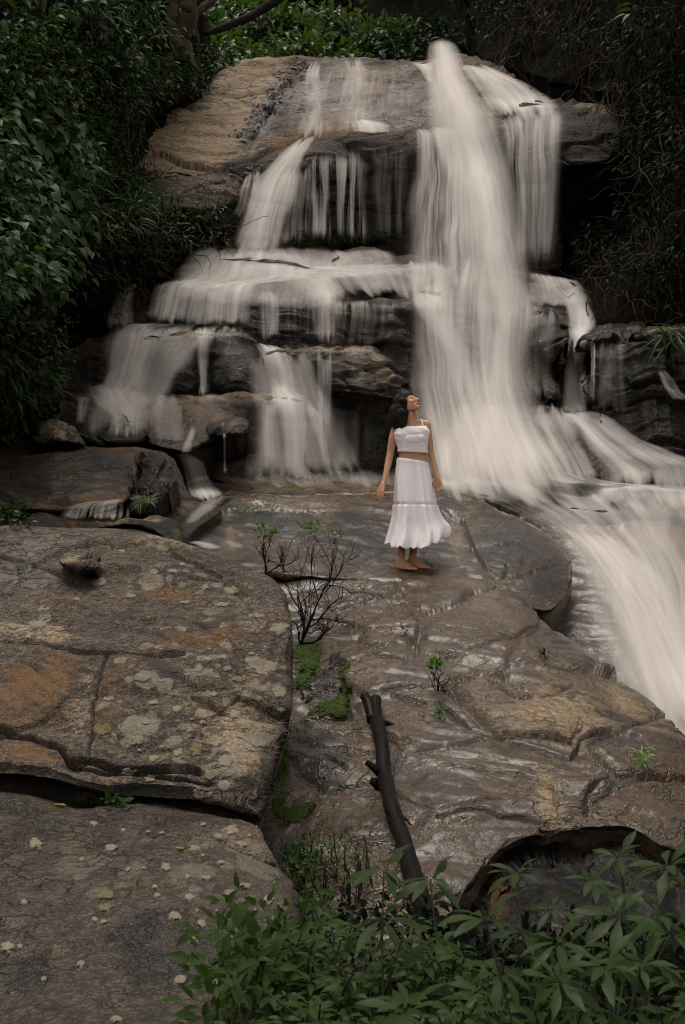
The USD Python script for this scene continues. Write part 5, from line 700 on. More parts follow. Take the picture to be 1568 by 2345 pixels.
def bush(name, label, cat, poly, nclump, per, L, W, mat, off=(0.1, 0.6), rad=0.22, droop=0.4, prof=OVAL, seed=0, single=0, stem='bark', group=None, down=0.35, flat_=0.7):
    base, nn, r = scatter(poly, nclump, seed)
    face = nrm(nn * 0.5 + np.array([0, -0.6, 0.55]))
    cen = base + face * r.uniform(off[0], off[1], nclump)[:, None]
    N = nclump * per; ci = np.repeat(np.arange(nclump), per)
    o = nrm(r.normal(size=(N, 3))) * (r.uniform(0.2, 1, N) ** 0.5)[:, None] * rad * r.uniform(0.6, 1.3, nclump)[ci][:, None]
    o = o * [1, 1, flat_] + face[ci] * rad * 0.3
    pos = cen[ci] + o; d = nrm(nrm(o) + face[ci] * 0.5 + np.array([0, 0, -down]) + 0.5 * r.normal(size=(N, 3)))
    up = nrm(np.array([0, -0.35, 1.0]) + 0.35 * r.normal(size=(N, 3)))
    s = r.uniform(0.55, 1.2, N); v, f = leaves(pos, d, up, L * s, W * s * r.uniform(0.8, 1.2, N), droop=droop, prof=prof)
    t = thing(name, label, cat, base.mean(0), group)
    if stem: obj('stem', *join([twig(base[k] - face[k] * 0.1, cen[k], 0.010, 0.004, 0.05, 0.15, 5, seed + k) for k in range(nclump)]), stem, t, kind='stuff')
    order = np.argsort(pos[:, 1]) if single else np.arange(N)
    if single:
        pick = order[:min(N, single * 3)][::3][:single]; rest = np.setdiff1d(np.arange(N), pick)
        for k in pick: obj('leaf', v[k], f, mat, t)
        v = v[rest]
    if len(v): obj('foliage', *flat(v, f), mat, t, kind='stuff')
    return t
def tangle(name, label, cat, poly, n, length, mat='twig_pale', r0=0.008, hang=0.8, off=(0.1, 0.6), seed=0, group=None, curl=0.5):
    base, nn, r = scatter(poly, n, seed); parts = []
    for k in range(n):
        m = 12; d = nrm(np.array([r.normal() * curl, -0.3 + r.normal() * 0.3, -hang + r.normal() * 0.5])); p = [base[k] + nrm(nn[k] + [0, -1, 0]) * r.uniform(*off)]
        Lk = length * r.uniform(0.4, 1.3)
        for j in range(m - 1):
            d = nrm(d + r.normal(size=3) * 0.28 * curl * 2 + np.array([0, 0, -0.10 * hang])); p.append(p[-1] + d * Lk / m)
        parts.append(tube(np.array(p), np.linspace(r0, r0 * 0.4, m) * r.uniform(0.5, 1.3), 4, False))
    t = thing(name, label, cat, base.mean(0), group); obj('strand', *join(parts), mat, t, kind='stuff'); return t
def grow(p, d, L, r, lev, rng, out, tips, up=0.25, spread=0.6, n=6, kids=(2, 3), bend=0.25, ratio=0.72):
    pts = [p]; 
    for j in range(n):
        d = nrm(d + rng.normal(size=3) * bend * 0.5 + np.array([0, 0, up * 0.12])); pts.append(pts[-1] + d * L / n)
    pts = np.array(pts); out.append((pts, np.linspace(r, r * 0.62, n + 1), lev))
    if lev == 0: tips.append((pts[-1], d)); return
    for k in range(rng.integers(kids[0], kids[1] + 1)):
        j = n if k == 0 else rng.integers(n // 2, n + 1)
        grow(pts[j], nrm(d + rng.normal(size=3) * spread + np.array([0, 0, up * 0.3])), L * ratio * rng.uniform(0.75, 1.15), r * 0.62, lev - 1, rng, out, tips, up, spread, n, kids, bend, ratio)
def tree(name, label, base, h, mat, cr=1.8, per=70, L=0.22, W=0.10, r=0.18, seed=0, lean=(0, 0), levels=3, group=None, leafless=False, cat='tree', first=0.45):
    rng = np.random.default_rng(seed); out, tips = [], []; base = np.asarray(base, float)
    grow(base, nrm(np.array([lean[0], lean[1], 1.0])), h * first, r, levels, rng, out, tips, up=0.5, spread=0.75)
    t = thing(name, label, cat, base, group)
    obj('trunk', *tube(*out[0][:2], 8), 'bark', t)
    obj('limb', *join([tube(a, b, 5, False) for a, b, _ in out[1:]]), 'bark', t, kind='stuff')
    pts = np.array([p for p, _ in tips]); ex = np.array([a[len(a) // 2] for a, _, l in out if l <= 1]); pts = np.vstack([pts, ex])
    N = len(pts) * per; ci = np.repeat(np.arange(len(pts)), per)
    o = nrm(rng.normal(size=(N, 3))) * (rng.uniform(0.05, 1, N) ** 0.45)[:, None] * cr * rng.uniform(0.5, 1.1, len(pts))[ci][:, None] * 0.5 * [1, 1, 0.6]
    d = nrm(nrm(o) + [0, 0, -0.4] + 0.6 * rng.normal(size=(N, 3))); up = nrm(np.array([0, 0, 1.0]) + 0.4 * rng.normal(size=(N, 3)))
    s = rng.uniform(0.6, 1.2, N); v, f = leaves(pts[ci] + o, d, up, L * s, W * s)
    obj('crown', *flat(v, f), mat, t, kind='stuff'); return t

# the leafy bank at the left
bush('broadleaf_shrub', 'shrub with broad glossy leaves in the top left corner', 'shrub', [(-60, -40), (150, -40), (200, 30), (170, 120), (60, 150), (-60, 130)], 70, 13, 0.17, 0.065, 'leaf_vine', (0.2, 0.9), 0.26, 0.5, seed=1, single=90)
bush('broadleaf_shrub', 'dim shrub with drooping leaves behind the corner shrub, beneath the twisted trunk', 'shrub', [(150, 0), (330, 20), (420, 110), (330, 170), (240, 190), (160, 130)], 75, 13, 0.17, 0.055, 'leaf_bank', (0.1, 0.7), 0.30, 0.55, seed=2)
bush('leafy_bush', 'dense green bush over the upper left slope', 'bush', [(-60, 150), (90, 140), (220, 190), (290, 270), (250, 330), (120, 300), (-60, 280)], 110, 16, 0.095, 0.045, 'leaf_vine', (0.1, 0.6), 0.24, 0.4, seed=3)
bush('leafy_bush', 'dark leafy bush left of the tan dry rock', 'bush', [(220, 170), (330, 160), (440, 190), (430, 225), (320, 262), (290, 330), (240, 300)], 80, 14, 0.12, 0.045, 'leaf_bank', (0.1, 0.5), 0.24, 0.4, seed=4)
bush('leafy_bush', 'low brown-green brush along the upper edge of the tan rock', 'bush', [(360, 110), (460, 120), (520, 140), (490, 190), (440, 230), (400, 240), (350, 200)], 60, 12, 0.11, 0.035, 'leaf_bank', (0.05, 0.4), 0.22, 0.4, seed=5)
bush('climbing_vine', 'curtain of heart-shaped vine leaves at the left edge, halfway up the bank', 'vine', [(-60, 290), (90, 280), (170, 330), (190, 440), (150, 520), (40, 540), (-60, 520)], 95, 13, 0.125, 0.085, 'leaf_vine', (0.1, 0.55), 0.24, 0.55, HEART, seed=6, single=150, down=0.8)
bush('climbing_vine', 'hanging vine with heart-shaped leaves low on the left edge', 'vine', [(-60, 520), (60, 530), (150, 520), (190, 600), (140, 700), (60, 730), (-60, 700)], 85, 13, 0.125, 0.08, 'leaf_vine', (0.1, 0.5), 0.24, 0.55, HEART, seed=7, single=130, down=0.8)
bush('leafy_bush', 'mid green bush in the middle of the left bank', 'bush', [(140, 300), (250, 310), (310, 350), (310, 440), (230, 470), (180, 430)], 70, 15, 0.095, 0.04, 'leaf_bank', (0.1, 0.5), 0.22, 0.4, seed=8)
bush('bamboo_grass', 'pale narrow-bladed grass clump beside the vine curtain', 'grass clump', [(160, 440), (280, 460), (340, 510), (260, 590), (170, 600)], 42, 11, 0.22, 0.028, 'leaf_vine', (0.15, 0.5), 0.12, 0.6, BLADE, seed=9, single=60)
bush('leafy_bush', 'scrubby bush on the ledge under the grey dry slab', 'bush', [(300, 440), (400, 470), (500, 500), (520, 560), (430, 600), (330, 590), (280, 520)], 85, 12, 0.10, 0.032, 'leaf_bank', (0.05, 0.5), 0.22, 0.45, seed=10)
bush('leafy_bush', 'very dark undergrowth beside the left end of the second ledge', 'bush', [(150, 600), (300, 570), (420, 590), (330, 650), (250, 690), (190, 760), (140, 700)], 95, 13, 0.11, 0.042, 'leaf_dark', (0.05, 0.45), 0.24, 0.5, seed=11)
bush('leafy_bush', 'dense small-leaved bush low at the left edge above the lichen stone', 'bush', [(-60, 700), (80, 720), (140, 790), (110, 880), (110, 960), (40, 1000), (-60, 1000)], 130, 17, 0.075, 0.034, 'leaf_bank', (0.05, 0.45), 0.20, 0.35, seed=12)
bush('fern', 'spreading fern fronds at the bottom of the left bank', 'fern', [(-20, 860), (80, 840), (110, 930), (40, 985), (-20, 985)], 22, 14, 0.16, 0.03, 'leaf_vine', (0.2, 0.5), 0.14, 0.7, BLADE, seed=13)
bush('small_herb', 'little bright herb cluster at the left edge behind the boulder top', 'herb', [(-20, 1165), (40, 1160), (62, 1190), (50, 1206), (-20, 1206)], 26, 12, 0.05, 0.026, 'leaf_vine', (0.02, 0.12), 0.09, 0.3, seed=14, stem='stem_green')
tangle('dry_vines', 'brown dry vines hanging left of the tan rock', 'vines', [(230, 250), (320, 280), (310, 400), (250, 380)], 60, 0.9, r0=0.010, seed=15)
tangle('dry_vines', 'brown twig litter above the upper edge of the tan rock', 'vines', [(330, 150), (500, 150), (470, 215), (380, 235), (320, 260)], 90, 0.6, r0=0.010, hang=0.2, off=(0, 0.2), seed=16, curl=0.9)
tangle('dry_vines', 'tangle of thin dark stems under the grey dry slab', 'vines', [(180, 520), (440, 480), (520, 540), (400, 640), (200, 740)], 110, 0.9, r0=0.007, hang=0.5, seed=17, curl=0.7)
# the dark thicket at the right
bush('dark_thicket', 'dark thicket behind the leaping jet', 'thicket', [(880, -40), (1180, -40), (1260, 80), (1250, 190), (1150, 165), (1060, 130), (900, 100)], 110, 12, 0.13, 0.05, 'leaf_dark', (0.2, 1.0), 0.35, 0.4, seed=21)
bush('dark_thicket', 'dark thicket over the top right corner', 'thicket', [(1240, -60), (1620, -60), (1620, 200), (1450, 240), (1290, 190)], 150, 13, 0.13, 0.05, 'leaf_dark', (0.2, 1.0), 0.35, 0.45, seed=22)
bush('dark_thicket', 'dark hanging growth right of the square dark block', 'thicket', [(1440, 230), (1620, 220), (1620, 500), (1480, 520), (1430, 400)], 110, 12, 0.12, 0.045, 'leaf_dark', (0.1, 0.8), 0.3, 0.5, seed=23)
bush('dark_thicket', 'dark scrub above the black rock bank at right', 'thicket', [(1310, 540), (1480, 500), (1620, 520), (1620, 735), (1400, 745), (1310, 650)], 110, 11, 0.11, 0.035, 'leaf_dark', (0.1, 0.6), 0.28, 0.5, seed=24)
bush('leafy_sprig', 'few lighter leaves catching light under the top right corner', 'sprig', [(1450, 110), (1560, 100), (1568, 170), (1490, 200)], 9, 8, 0.20, 0.07, 'leaf_bank', (1.0, 1.5), 0.22, 0.5, seed=25, single=30)
bush('leafy_sprig', 'light fern-like sprig in the dark thicket right of the jet', 'sprig', [(1300, 30), (1400, 20), (1400, 90), (1310, 100)], 10, 10, 0.13, 0.035, 'leaf_vine', (0.9, 1.4), 0.22, 0.5, seed=26)
for k, (pg, n, L, lb) in enumerate([([(1140, -20), (1320, 0), (1330, 180), (1190, 150)], 70, 1.8, 'pale tangled vines above the crest right of the jet'), ([(1300, 0), (1568, 0), (1568, 220), (1330, 210)], 70, 1.7, 'pale tangled vines in the top right corner'),
        ([(1280, 220), (1500, 230), (1540, 400), (1440, 420)], 55, 1.5, 'brown vines trailing over the square dark block'), ([(1440, 260), (1590, 240), (1590, 560), (1460, 560)], 60, 1.5, 'long vines hanging down the right edge'), ([(1290, 560), (1560, 540), (1560, 740), (1340, 730)], 60, 1.1, 'arching bare twigs over the right stream')]):
    tangle('hanging_vines', lb, 'vines', pg, n, L, r0=0.009, seed=30 + k, off=(0.2, 0.8), curl=0.6, hang=0.6)
bush('strap_plant', 'drooping strap-leaved plant on the black bank at the right edge', 'plant', [(1490, 790), (1540, 780), (1550, 840), (1500, 850)], 5, 11, 0.30, 0.028, 'leaf_bank', (0.1, 0.2), 0.06, 0.8, BLADE, seed=40, single=40, stem=None)
bush('grass_tuft', 'short grass tuft under the glossy black rock at left', 'grass tuft', [(320, 1145), (345, 1145), (345, 1160), (320, 1162)], 4, 12, 0.09, 0.008, 'leaf_tuft', (0.0, 0.03), 0.03, 0.7, BLADE, seed=41, stem=None)
bush('grass_tuft', 'grass blades growing in the wet dark hollow of the broken brown rocks', 'grass tuft', [(215, 985), (300, 965), (310, 985), (225, 1010)], 9, 8, 0.13, 0.010, 'leaf_vine', (0.0, 0.06), 0.04, 0.7, BLADE, seed=42, stem=None)
bush('grass_tuft', 'little green plants along the foot of the dark upper wall', 'grass tuft', [(680, 530), (900, 535), (890, 558), (690, 560)], 40, 8, 0.09, 0.035, 'leaf_bank', (0.0, 0.08), 0.09, 0.4, seed=43, stem=None)
# trees behind and above
TB = 'trees standing behind the crest'
for k, (x, y, h, m, lb) in enumerate([(-3.0, 26, 6.5, 'leaf_back', 'light green tree behind the crest, nearest the twisted trunk'), (-1.2, 27, 6.5, 'leaf_back', 'yellow-green tree in the middle gap behind the crest'), (0.6, 25.5, 5.5, 'leaf_back', 'light leafy tree behind the crest left of the jet'), (-4.6, 30, 8.5, 'leaf_bank', 'deep green tree farther back above the crest'), (-0.4, 32, 9, 'leaf_back', 'tall pale tree farthest behind the crest'),
        (2.2, 26, 8, 'leaf_dark', 'dark tree directly behind the leaping jet'), (4.2, 24, 9, 'leaf_dark', 'dark tree over the crest right of the jet'), (7.0, 24, 10, 'leaf_dark', 'dark tree behind the top right thicket'), (-6.6, 24, 9, 'leaf_dark', 'dark tree behind the twisted trunk'), (-2.2, 29, 8, 'leaf_back', 'round green tree high behind the middle gap'), (1.4, 29, 8, 'leaf_bank', 'green tree behind the light tree left of the jet'), (-3.6, 33, 9, 'leaf_bank', 'dim tree on the rise behind the crest'), (2.6, 29, 9, 'leaf_dark', 'black-green tree high behind the jet'), (4.6, 28, 9, 'leaf_dark', 'black-green tree high right of the jet'), (1.9, 23.2, 5, 'leaf_dark', 'dark bush just behind the jet'), (0.4, 22.6, 3.2, 'leaf_back', 'low bright bush at the crest left of the jet'), (-2.4, 22.8, 3.2, 'leaf_back', 'low green bush at the crest by the fallen branch')]):
    z = float(terrain_z(np.array(float(x)), np.array(float(y)))) - 0.2; h = min(h, (math.tan(math.radians(29.5)) * y + CZ - z) * 0.62)
    tree('forest_tree', lb, (x, y, z), h, m, cr=2.6, per=64, L=0.26, W=0.12, r=0.13, seed=50 + k, first=0.32)
for k, (x, y, z, h, ln, lb) in enumerate([(10.5, 14.5, 8.0, 9, (-0.1, -0.1), 'dark tree leaning over the right bank'), (8.0, 20.5, 9.5, 7, (-0.05, -0.1), 'dark tree on the right bank behind the square block'), (-10, 13.5, 8.0, 9, (0.1, -0.1), 'dark tree leaning over the left bank'), (-7.2, 19, 9.5, 7, (0.05, -0.1), 'dark tree on the left bank beside the twisted trunk')]):
    tree('bank_tree', lb, (x, y, z), h, 'leaf_dark', cr=2.4, per=70, L=0.30, W=0.14, r=0.22, seed=70 + k, lean=ln, first=0.4)
for k, x in enumerate(range(-13, 15, 3)):
    tree('forest_tree', 'far tree closing the forest above the crest' if x < 1 else 'far dark tree behind the jet and the right thicket', (x + (k % 3) * 0.6, 40 + (k * 7) % 4, float(terrain_z(np.array(float(x)), np.array(40.0 + (k * 7) % 4))) - .3), 6.0, ('leaf_bank', 'leaf_back', 'leaf_dark')[(k * 2) % 3] if x < 1 else 'leaf_dark', cr=3.4, per=60, L=0.36, W=0.18, r=0.15, seed=150 + k, first=0.3, group='far trees above the crest' if x < 1 else 'far dark trees behind the jet')
# the twisted trunk and the dark branch over the crest
def limb(pts, r, seed=0, sides=8, rough=0.25):
    p = np.array([P(*q) for q in pts]); p = resample(p, 0.06); rr = np.interp(np.linspace(0, 1, len(p)), np.linspace(0, 1, len(r)), r)
    v, f = tube(p, rr, sides); n = len(p)
    q = v[:n * sides].reshape(n, sides, 3); d = q - p[:, None]; v[:n * sides] = (p[:, None] + d * (1 + rough * 2 * fb(q, 4.0, 3, seed)[..., None])).reshape(-1, 3)
    return v, f
tw = thing('twisted_tree', 'gnarled brown trunk rising above the tan rock at top left', 'tree', P(415, 130, 17.8))
obj('trunk', *limb([(418, 150, 17.8), (410, 90, 17.7), (424, 30, 17.6), (432, -40, 17.5), (420, -140, 17.5)], [0.24, 0.19, 0.17, 0.16, 0.15], 1, 10), 'bark', tw)
obj('limb', *limb([(405, 110, 17.6), (388, 50, 17.4), (398, 0, 17.3), (380, -80, 17.2)], [0.15, 0.11, 0.10, 0.09], 2), 'bark', tw)
obj('limb', *limb([(424, 70, 17.6), (450, 30, 17.4), (500, -10, 17.2), (540, -60, 17)], [0.10, 0.07, 0.06, 0.05], 3), 'bark', tw)
obj('root', *limb([(412, 120, 17.7), (380, 140, 17.4), (350, 150, 17.3)], [0.12, 0.08, 0.04], 4), 'bark', tw)
obj('root', *limb([(420, 125, 17.6), (440, 145, 17.4), (452, 160, 17.3)], [0.10, 0.07, 0.03], 5), 'bark', tw)
fb_ = thing('fallen_branch', 'dark bare branch slanting up over the crest from the twisted trunk', 'branch', P(560, 40, 19))
obj('bough', *limb([(470, 78, 18.8), (520, 60, 19), (570, 40, 19.2), (630, 2, 19.5), (690, -50, 20)], [0.05, 0.075, 0.085, 0.09, 0.09], 6), 'twig_black', fb_)
obj('twig', *limb([(575, 38, 19.2), (600, 60, 19.2), (585, 95, 19.3)], [0.03, 0.02, 0.012], 7, 5), 'twig_black', fb_)
hv = thing('hanging_vine', 'single pale liana hanging beside the twisted trunk', 'vine', P(452, 60, 17.2))
obj('strand', *limb([(440, -20, 17.2), (452, 30, 17.2), (446, 60, 17.2), (455, 90, 17.2), (450, 118, 17.3)], [0.03, 0.028, 0.03, 0.025, 0.02], 8, 6), 'twig_pale', hv)

# dead leaves and litter
def litter(name, label, cat, marks, L, mat, seed, group=None):
    r = np.random.default_rng(seed)
    for (x, y) in marks:
        Y, n = hit(x, y, 6.0); p = P(x, y, Y) + n * 0.012
        d = nrm(np.cross(n, r.normal(size=3))); v, f = leaves(p[None], d[None], n[None], L * r.uniform(0.8, 1.2), L * 0.45, fold=0.2, droop=0.1)
        t = thing(name, label, cat, p, group); obj('blade', v[0], f, mat, t)
litter('fallen_leaf', 'yellow fallen leaf in the gap between the two lichen rocks', 'leaf', [(152, 1850)], 0.10, 'leaf_yellow', 1)
litter('fallen_leaf', 'dark curled dead leaf lying on the lower grey rock', 'leaf', [(442, 2238)], 0.07, 'leaf_dead', 2)
litter('fallen_leaf', 'orange dead leaf on the lower rock near its cracked corner', 'leaf', [(398, 1948)], 0.07, 'leaf_yellow', 3)
litter('fallen_leaf', 'thin brown dead leaf at the left of the lower grey rock', 'leaf', [(92, 2022)], 0.05, 'leaf_dead', 4)
rl = np.random.default_rng(9); q = np.c_[rl.uniform(0, 1, 170), rl.normal(0, 1, 170)]
lx = np.interp(q[:, 0], [0, .3, .7, 1], [552, 590, 640, 700]) + q[:, 1] * 12; ly = np.interp(q[:, 0], [0, .3, .7, 1], [325, 265, 200, 142]) + q[:, 1] * 6
Yl, nl = hit(lx, ly, 17.0); v, f = leaves(P(lx, ly, Yl) + nl * 0.02, np.cross(nl, rl.normal(size=nl.shape)), nl, rl.uniform(0.08, 0.16, 170), 0.06)
dl = thing('leaf_litter', 'strip of dead leaves lying between the tan rock and the wet slab', 'dead leaves', P(620, 240, 17.4), kind='stuff'); obj('dead_leaves', *flat(v, f), 'leaf_dead', dl, kind='stuff')
for sd, pg, lb in ((1, [(520, 400), (600, 375), (600, 440), (540, 460)], 'dead leaves caught under the tip of the grey dry slab'), (2, [(330, 395), (420, 398), (420, 410), (330, 410)], 'dead leaves in the shadow crack under the tan rock')):
    b, n, r = scatter(pg, 40, 60 + sd); v, f = leaves(b + n * 0.02, np.cross(n, r.normal(size=n.shape)), n, r.uniform(0.07, 0.14, 40), 0.05)
    t = thing('leaf_litter', lb, 'dead leaves', b.mean(0), kind='stuff'); obj('dead_leaves', *flat(v, f), 'leaf_dead', t, kind='stuff')
# moss cushions
def moss(label, poly, n, seed, s=0.016):
    b, nn, r = scatter(poly, n, seed); m = trimesh.creation.icosphere(1, 1.0); parts = []
    pc = np.asarray(poly, float); q2 = (b - b.mean(0)); q2 = np.abs(q2) / (np.abs(q2).max(0) + 1e-6); keep = meshkit.fbm(b * 6, 3, seed) > 0.40 + 0.16 * (q2[:, 0] ** 2 + q2[:, 2] ** 2)
    for p, k in zip(b[keep], nn[keep]):
        h = s * r.uniform(0.25, 0.8); parts.append((p + m.vertices * h * [1.3, 1.3, 1.0] * r.uniform(0.8, 1.2, (len(m.vertices), 1)), m.faces))
    if parts: t = thing('moss_patch', label, 'moss', b.mean(0)); obj('cushion', *join(parts), 'moss_green', t, kind='stuff')
moss('bright moss cushion beside the lichen boulder under the bare shrub', [(672, 1475), (735, 1465), (730, 1520), (700, 1560), (672, 1580)], 1500, 1)
moss('moss rim along the flat dark stones in the crevice', [(780, 1520), (800, 1520), (806, 1580), (790, 1640), (700, 1650), (690, 1625), (770, 1600)], 990, 2)
moss('moss strip on the shaded rock right of the boulder corner', [(630, 1720), (660, 1690), (660, 1800), (640, 1880), (615, 1880)], 1140, 3, 0.012)
moss('moss lines on the wet slab left of the black log', [(650, 1850), (720, 1835), (720, 1850), (690, 1885), (650, 1880)], 600, 4, 0.010)
moss('small moss clumps on a slab ridge left of the black log', [(735, 1805), (775, 1775), (785, 1790), (745, 1825)], 360, 5, 0.012)
bush('moss_tuft', 'bright green tuft at the right end of the wet slab', 'tuft', [(1450, 1725), (1475, 1720), (1482, 1760), (1462, 1770)], 8, 12, 0.045, 0.010, 'leaf_tuft', (0.01, 0.05), 0.03, 0.5, BLADE, seed=45, stem=None)
bush('moss_tuft', 'small green tuft beneath the little twiggy shrub on the slab', 'tuft', [(998, 1622), (1012, 1622), (1012, 1645), (998, 1645)], 5, 9, 0.035, 0.012, 'leaf_tuft', (0.0, 0.03), 0.02, 0.5, BLADE, seed=46, stem=None)
bush('small_herb', 'tiny herb rooted in a slab crack below the woman', 'herb', [(925, 1445), (940, 1445), (938, 1475), (928, 1475)], 5, 8, 0.03, 0.015, 'leaf_bank', (0.0, 0.03), 0.03, 0.3, seed=47, stem=None)
bush('small_herb', 'tiny herbs sprouting in the gap under the lichen boulder', 'herb', [(176, 1836), (215, 1838), (215, 1848), (180, 1850)], 9, 7, 0.035, 0.02, 'leaf_front', (0.0, 0.03), 0.02, 0.3, seed=48, stem=None)
bush('small_herb', 'little three-leaved herb in the gap right of the yellow leaf', 'herb', [(240, 1838), (290, 1840), (290, 1852), (244, 1852)], 9, 7, 0.04, 0.022, 'leaf_front', (0.0, 0.04), 0.02, 0.3, seed=49, stem=None)
bush('small_herb', 'short weeds in the top of the shelf left of the woman', 'herb', [(540, 1155), (640, 1150), (640, 1175), (560, 1175)], 7, 6, 0.05, 0.016, 'leaf_tuft', (0.0, 0.06), 0.03, 0.3, seed=50, stem=None)

# bare twiggy shrubs
def shrub(label, px, py, marks, L, r, seed, levels=4, tuft=True, kids=(3, 3)):
    rng = np.random.default_rng(seed); Y, n = hit(px, py, 6.5); base = P(px, py, Y); out, tips = [], []
    for (tx, ty, dy) in marks:
        e = P(tx, ty, Y + dy); d = nrm(e - base); grow(base - d * 0.03, d, np.linalg.norm(e - base) * L, r * rng.uniform(0.7, 1.1), levels, rng, out, tips, up=0.25, spread=0.42, n=7, kids=kids, bend=0.30, ratio=0.66)
    t = thing('bare_shrub', label, 'shrub', base)
    for k, (a, b, l) in enumerate([o for o in out if o[2] == levels]): obj('stem', *tube(a, b, 6), 'twig_black', t)
    for k, (a, b, l) in enumerate([o for o in out if o[2] == levels - 1]): obj('branch', *tube(a, b, 5), 'twig_black', t)
    obj('twigs', *join([tube(a, b, 4, False) for a, b, l in out if l < levels - 1]), 'twig_black', t, kind='stuff')
    if tuft:
        tp = sorted(tips, key=lambda q: -q[0][2])[:14]; N = len(tp) * 7; p = np.repeat(np.array([q[0] for q in tp]), 7, 0)
        d = nrm(rng.normal(size=(N, 3)) + [0, 0, 0.9]); v, f = leaves(p, d, nrm(rng.normal(size=(N, 3)) + [0, -0.3, 0.6]), rng.uniform(0.03, 0.06, N), 0.014)
        obj('leaf_tufts', *flat(v, f), 'leaf_tuft', t, kind='stuff')
    return t
shrub('large bare black shrub rising beside the right edge of the lichen boulder', 688, 1475, [(705, 1200, 0.15), (640, 1235, 0.2), (760, 1290, -0.1), (735, 1400, -0.1), (720, 1250, 0.4), (760, 1440, -0.1), (700, 1340, -0.2)], 0.58, 0.0095, 1)
shrub('smaller bare shrub at the boulder top left of the large black one', 610, 1312, [(590, 1240, 0), (625, 1230, 0.1), (650, 1250, 0.1)], 0.6, 0.009, 2, levels=3)
shrub('small twiggy bush growing from a crack in the middle of the wet slab', 1003, 1580, [(985, 1515, 0), (1020, 1500, 0), (1045, 1520, 0), (1050, 1550, -.1), (1000, 1510, .1)], 0.45, 0.006, 3, levels=3)
shrub('wiry dark twigs in a hollow near the right edge of the wet slab', 1245, 1500, [(1232, 1470, 0), (1265, 1480, 0), (1275, 1500, 0), (1240, 1530, -.1)], 0.5, 0.005, 4, levels=2, tuft=False)

# the black log leaning down the slab
LP = [(858, 1608, 0.05), (866, 1660, .05), (876, 1720, .06), (886, 1790, .06), (900, 1860, .07), (922, 1930, .08), (945, 2010, .10), (968, 2090, .14), (985, 2150, .2)]
lp = np.array([on(x, y, 0.03) + [0, -b, b * 0.4] for x, y, b in LP])
lg = thing('fallen_log', 'black wet broken log leaning down the middle of the slab', 'log', lp[-1])
def logtube(pts, r, seed, sides=14, rough=0.17):
    p = resample(np.asarray(pts), 0.03); p = np.stack([gaussian_filter(p[:, k], 3, mode='nearest') for k in range(3)], -1)
    rr = np.interp(np.linspace(0, 1, len(p)), np.linspace(0, 1, len(r)), r); v, f = tube(p, rr, sides); n = len(p)
    q = v[:n * sides].reshape(n, sides, 3); d = q - p[:, None]; v[:n * sides] = (p[:, None] + d * (1 + rough * 2 * (fb(q * [6, 2, 2], 2.0, 3, seed) + 0.6 * fb(q * [12, 3, 3], 3.0, 2, seed + 1))[..., None])).reshape(-1, 3); return v, f
obj('trunk', *logtube(lp, [0.038, 0.043, 0.039, 0.042, 0.040, 0.044, 0.045, 0.047, 0.048], 1), 'wet_log', lg)
obj('broken_fork', *logtube([lp[1] + [-.02, -.05, -.02], lp[0] + [-.05, -.09, .02], lp[0] + [-.10, -.10, .05]], [0.036, 0.034, 0.030], 2), 'wet_log', lg)
obj('branch_stub', *logtube([lp[3], lp[3] + [-.05, -.05, .05], lp[3] + [-.13, -.05, .12]], [0.03, 0.022, 0.016], 3, 8), 'wet_log', lg)
obj('branch_stub', *logtube([lp[3] + [0, 0, -.06], lp[3] + [-.07, -.06, -.03], lp[3] + [-.10, -.07, .01]], [0.035, 0.028, 0.02], 4, 8), 'wet_log', lg)
obj('twig', *logtube([lp[4], lp[4] + [.08, -.03, -.04], lp[4] + [.12, -.05, -.12], lp[4] + [.17, -.06, -.15]], [0.010, 0.006, 0.004], 5, 5), 'wet_log', lg)
obj('twig', *logtube([lp[1], lp[1] + [.08, -.03, .0], lp[1] + [.16, -.03, -.05]], [0.02, 0.015, 0.008], 6, 6), 'wet_log', lg)

# the shrubs right in front
def seedling(label, px, py, Y, seed, L=0.055, W=0.026, n=22, mat='leaf_front', group=None, lean=0.25, hgt=0.55, cat='seedling', name='leafy_seedling'):
    rng = np.random.default_rng(seed); top = P(px, py, Y); b = top + [rng.normal() * lean * hgt, 0.15 + rng.normal() * 0.1, -hgt]
    t = np.linspace(0, 1, 9)[:, None]; p = b * (1 - t) + top * t + np.sin(t * math.pi) * rng.normal(size=3) * 0.03
    x = thing(name, label, cat, b, group); obj('stem', *tube(p, np.linspace(0.006, 0.003, 9), 5, False), 'stem_green', x)
    k = np.arange(n); h = 1 - (k // 2) / (n / 2) * 0.62; pos = b * (1 - h[:, None]) + top * h[:, None] + np.sin(h[:, None] * math.pi) * 0
    pos = np.stack([np.interp(h, t[:, 0], p[:, j]) for j in range(3)], -1)
    a = (k // 2) * 1.6 + (k % 2) * math.pi + rng.normal(size=n) * 0.35; d = np.stack([np.cos(a), np.sin(a), 0.35 + 0.25 * rng.normal(size=n) - 0.3 * (1 - h)], -1)
    d = nrm(d + [0, -0.12, 0]); s = rng.uniform(0.6, 1.25, n) * np.where(k < 4, 0.6, 1.0)
    v, f = leaves(pos + d * 0.008, d, nrm(np.array([0, -0.25, 1]) + 0.3 * rng.normal(size=(n, 3))), L * s, W * s * rng.uniform(0.85, 1.15, n), fold=0.3, droop=0.35)
    for j in range(n): obj('leaf', v[j], f, mat, x)
    return x
WP = ((0.0, 0.05), (0.12, 0.12), (0.4, 0.42), (0.62, 0.5), (0.85, 0.26), (1.0, 0.0))
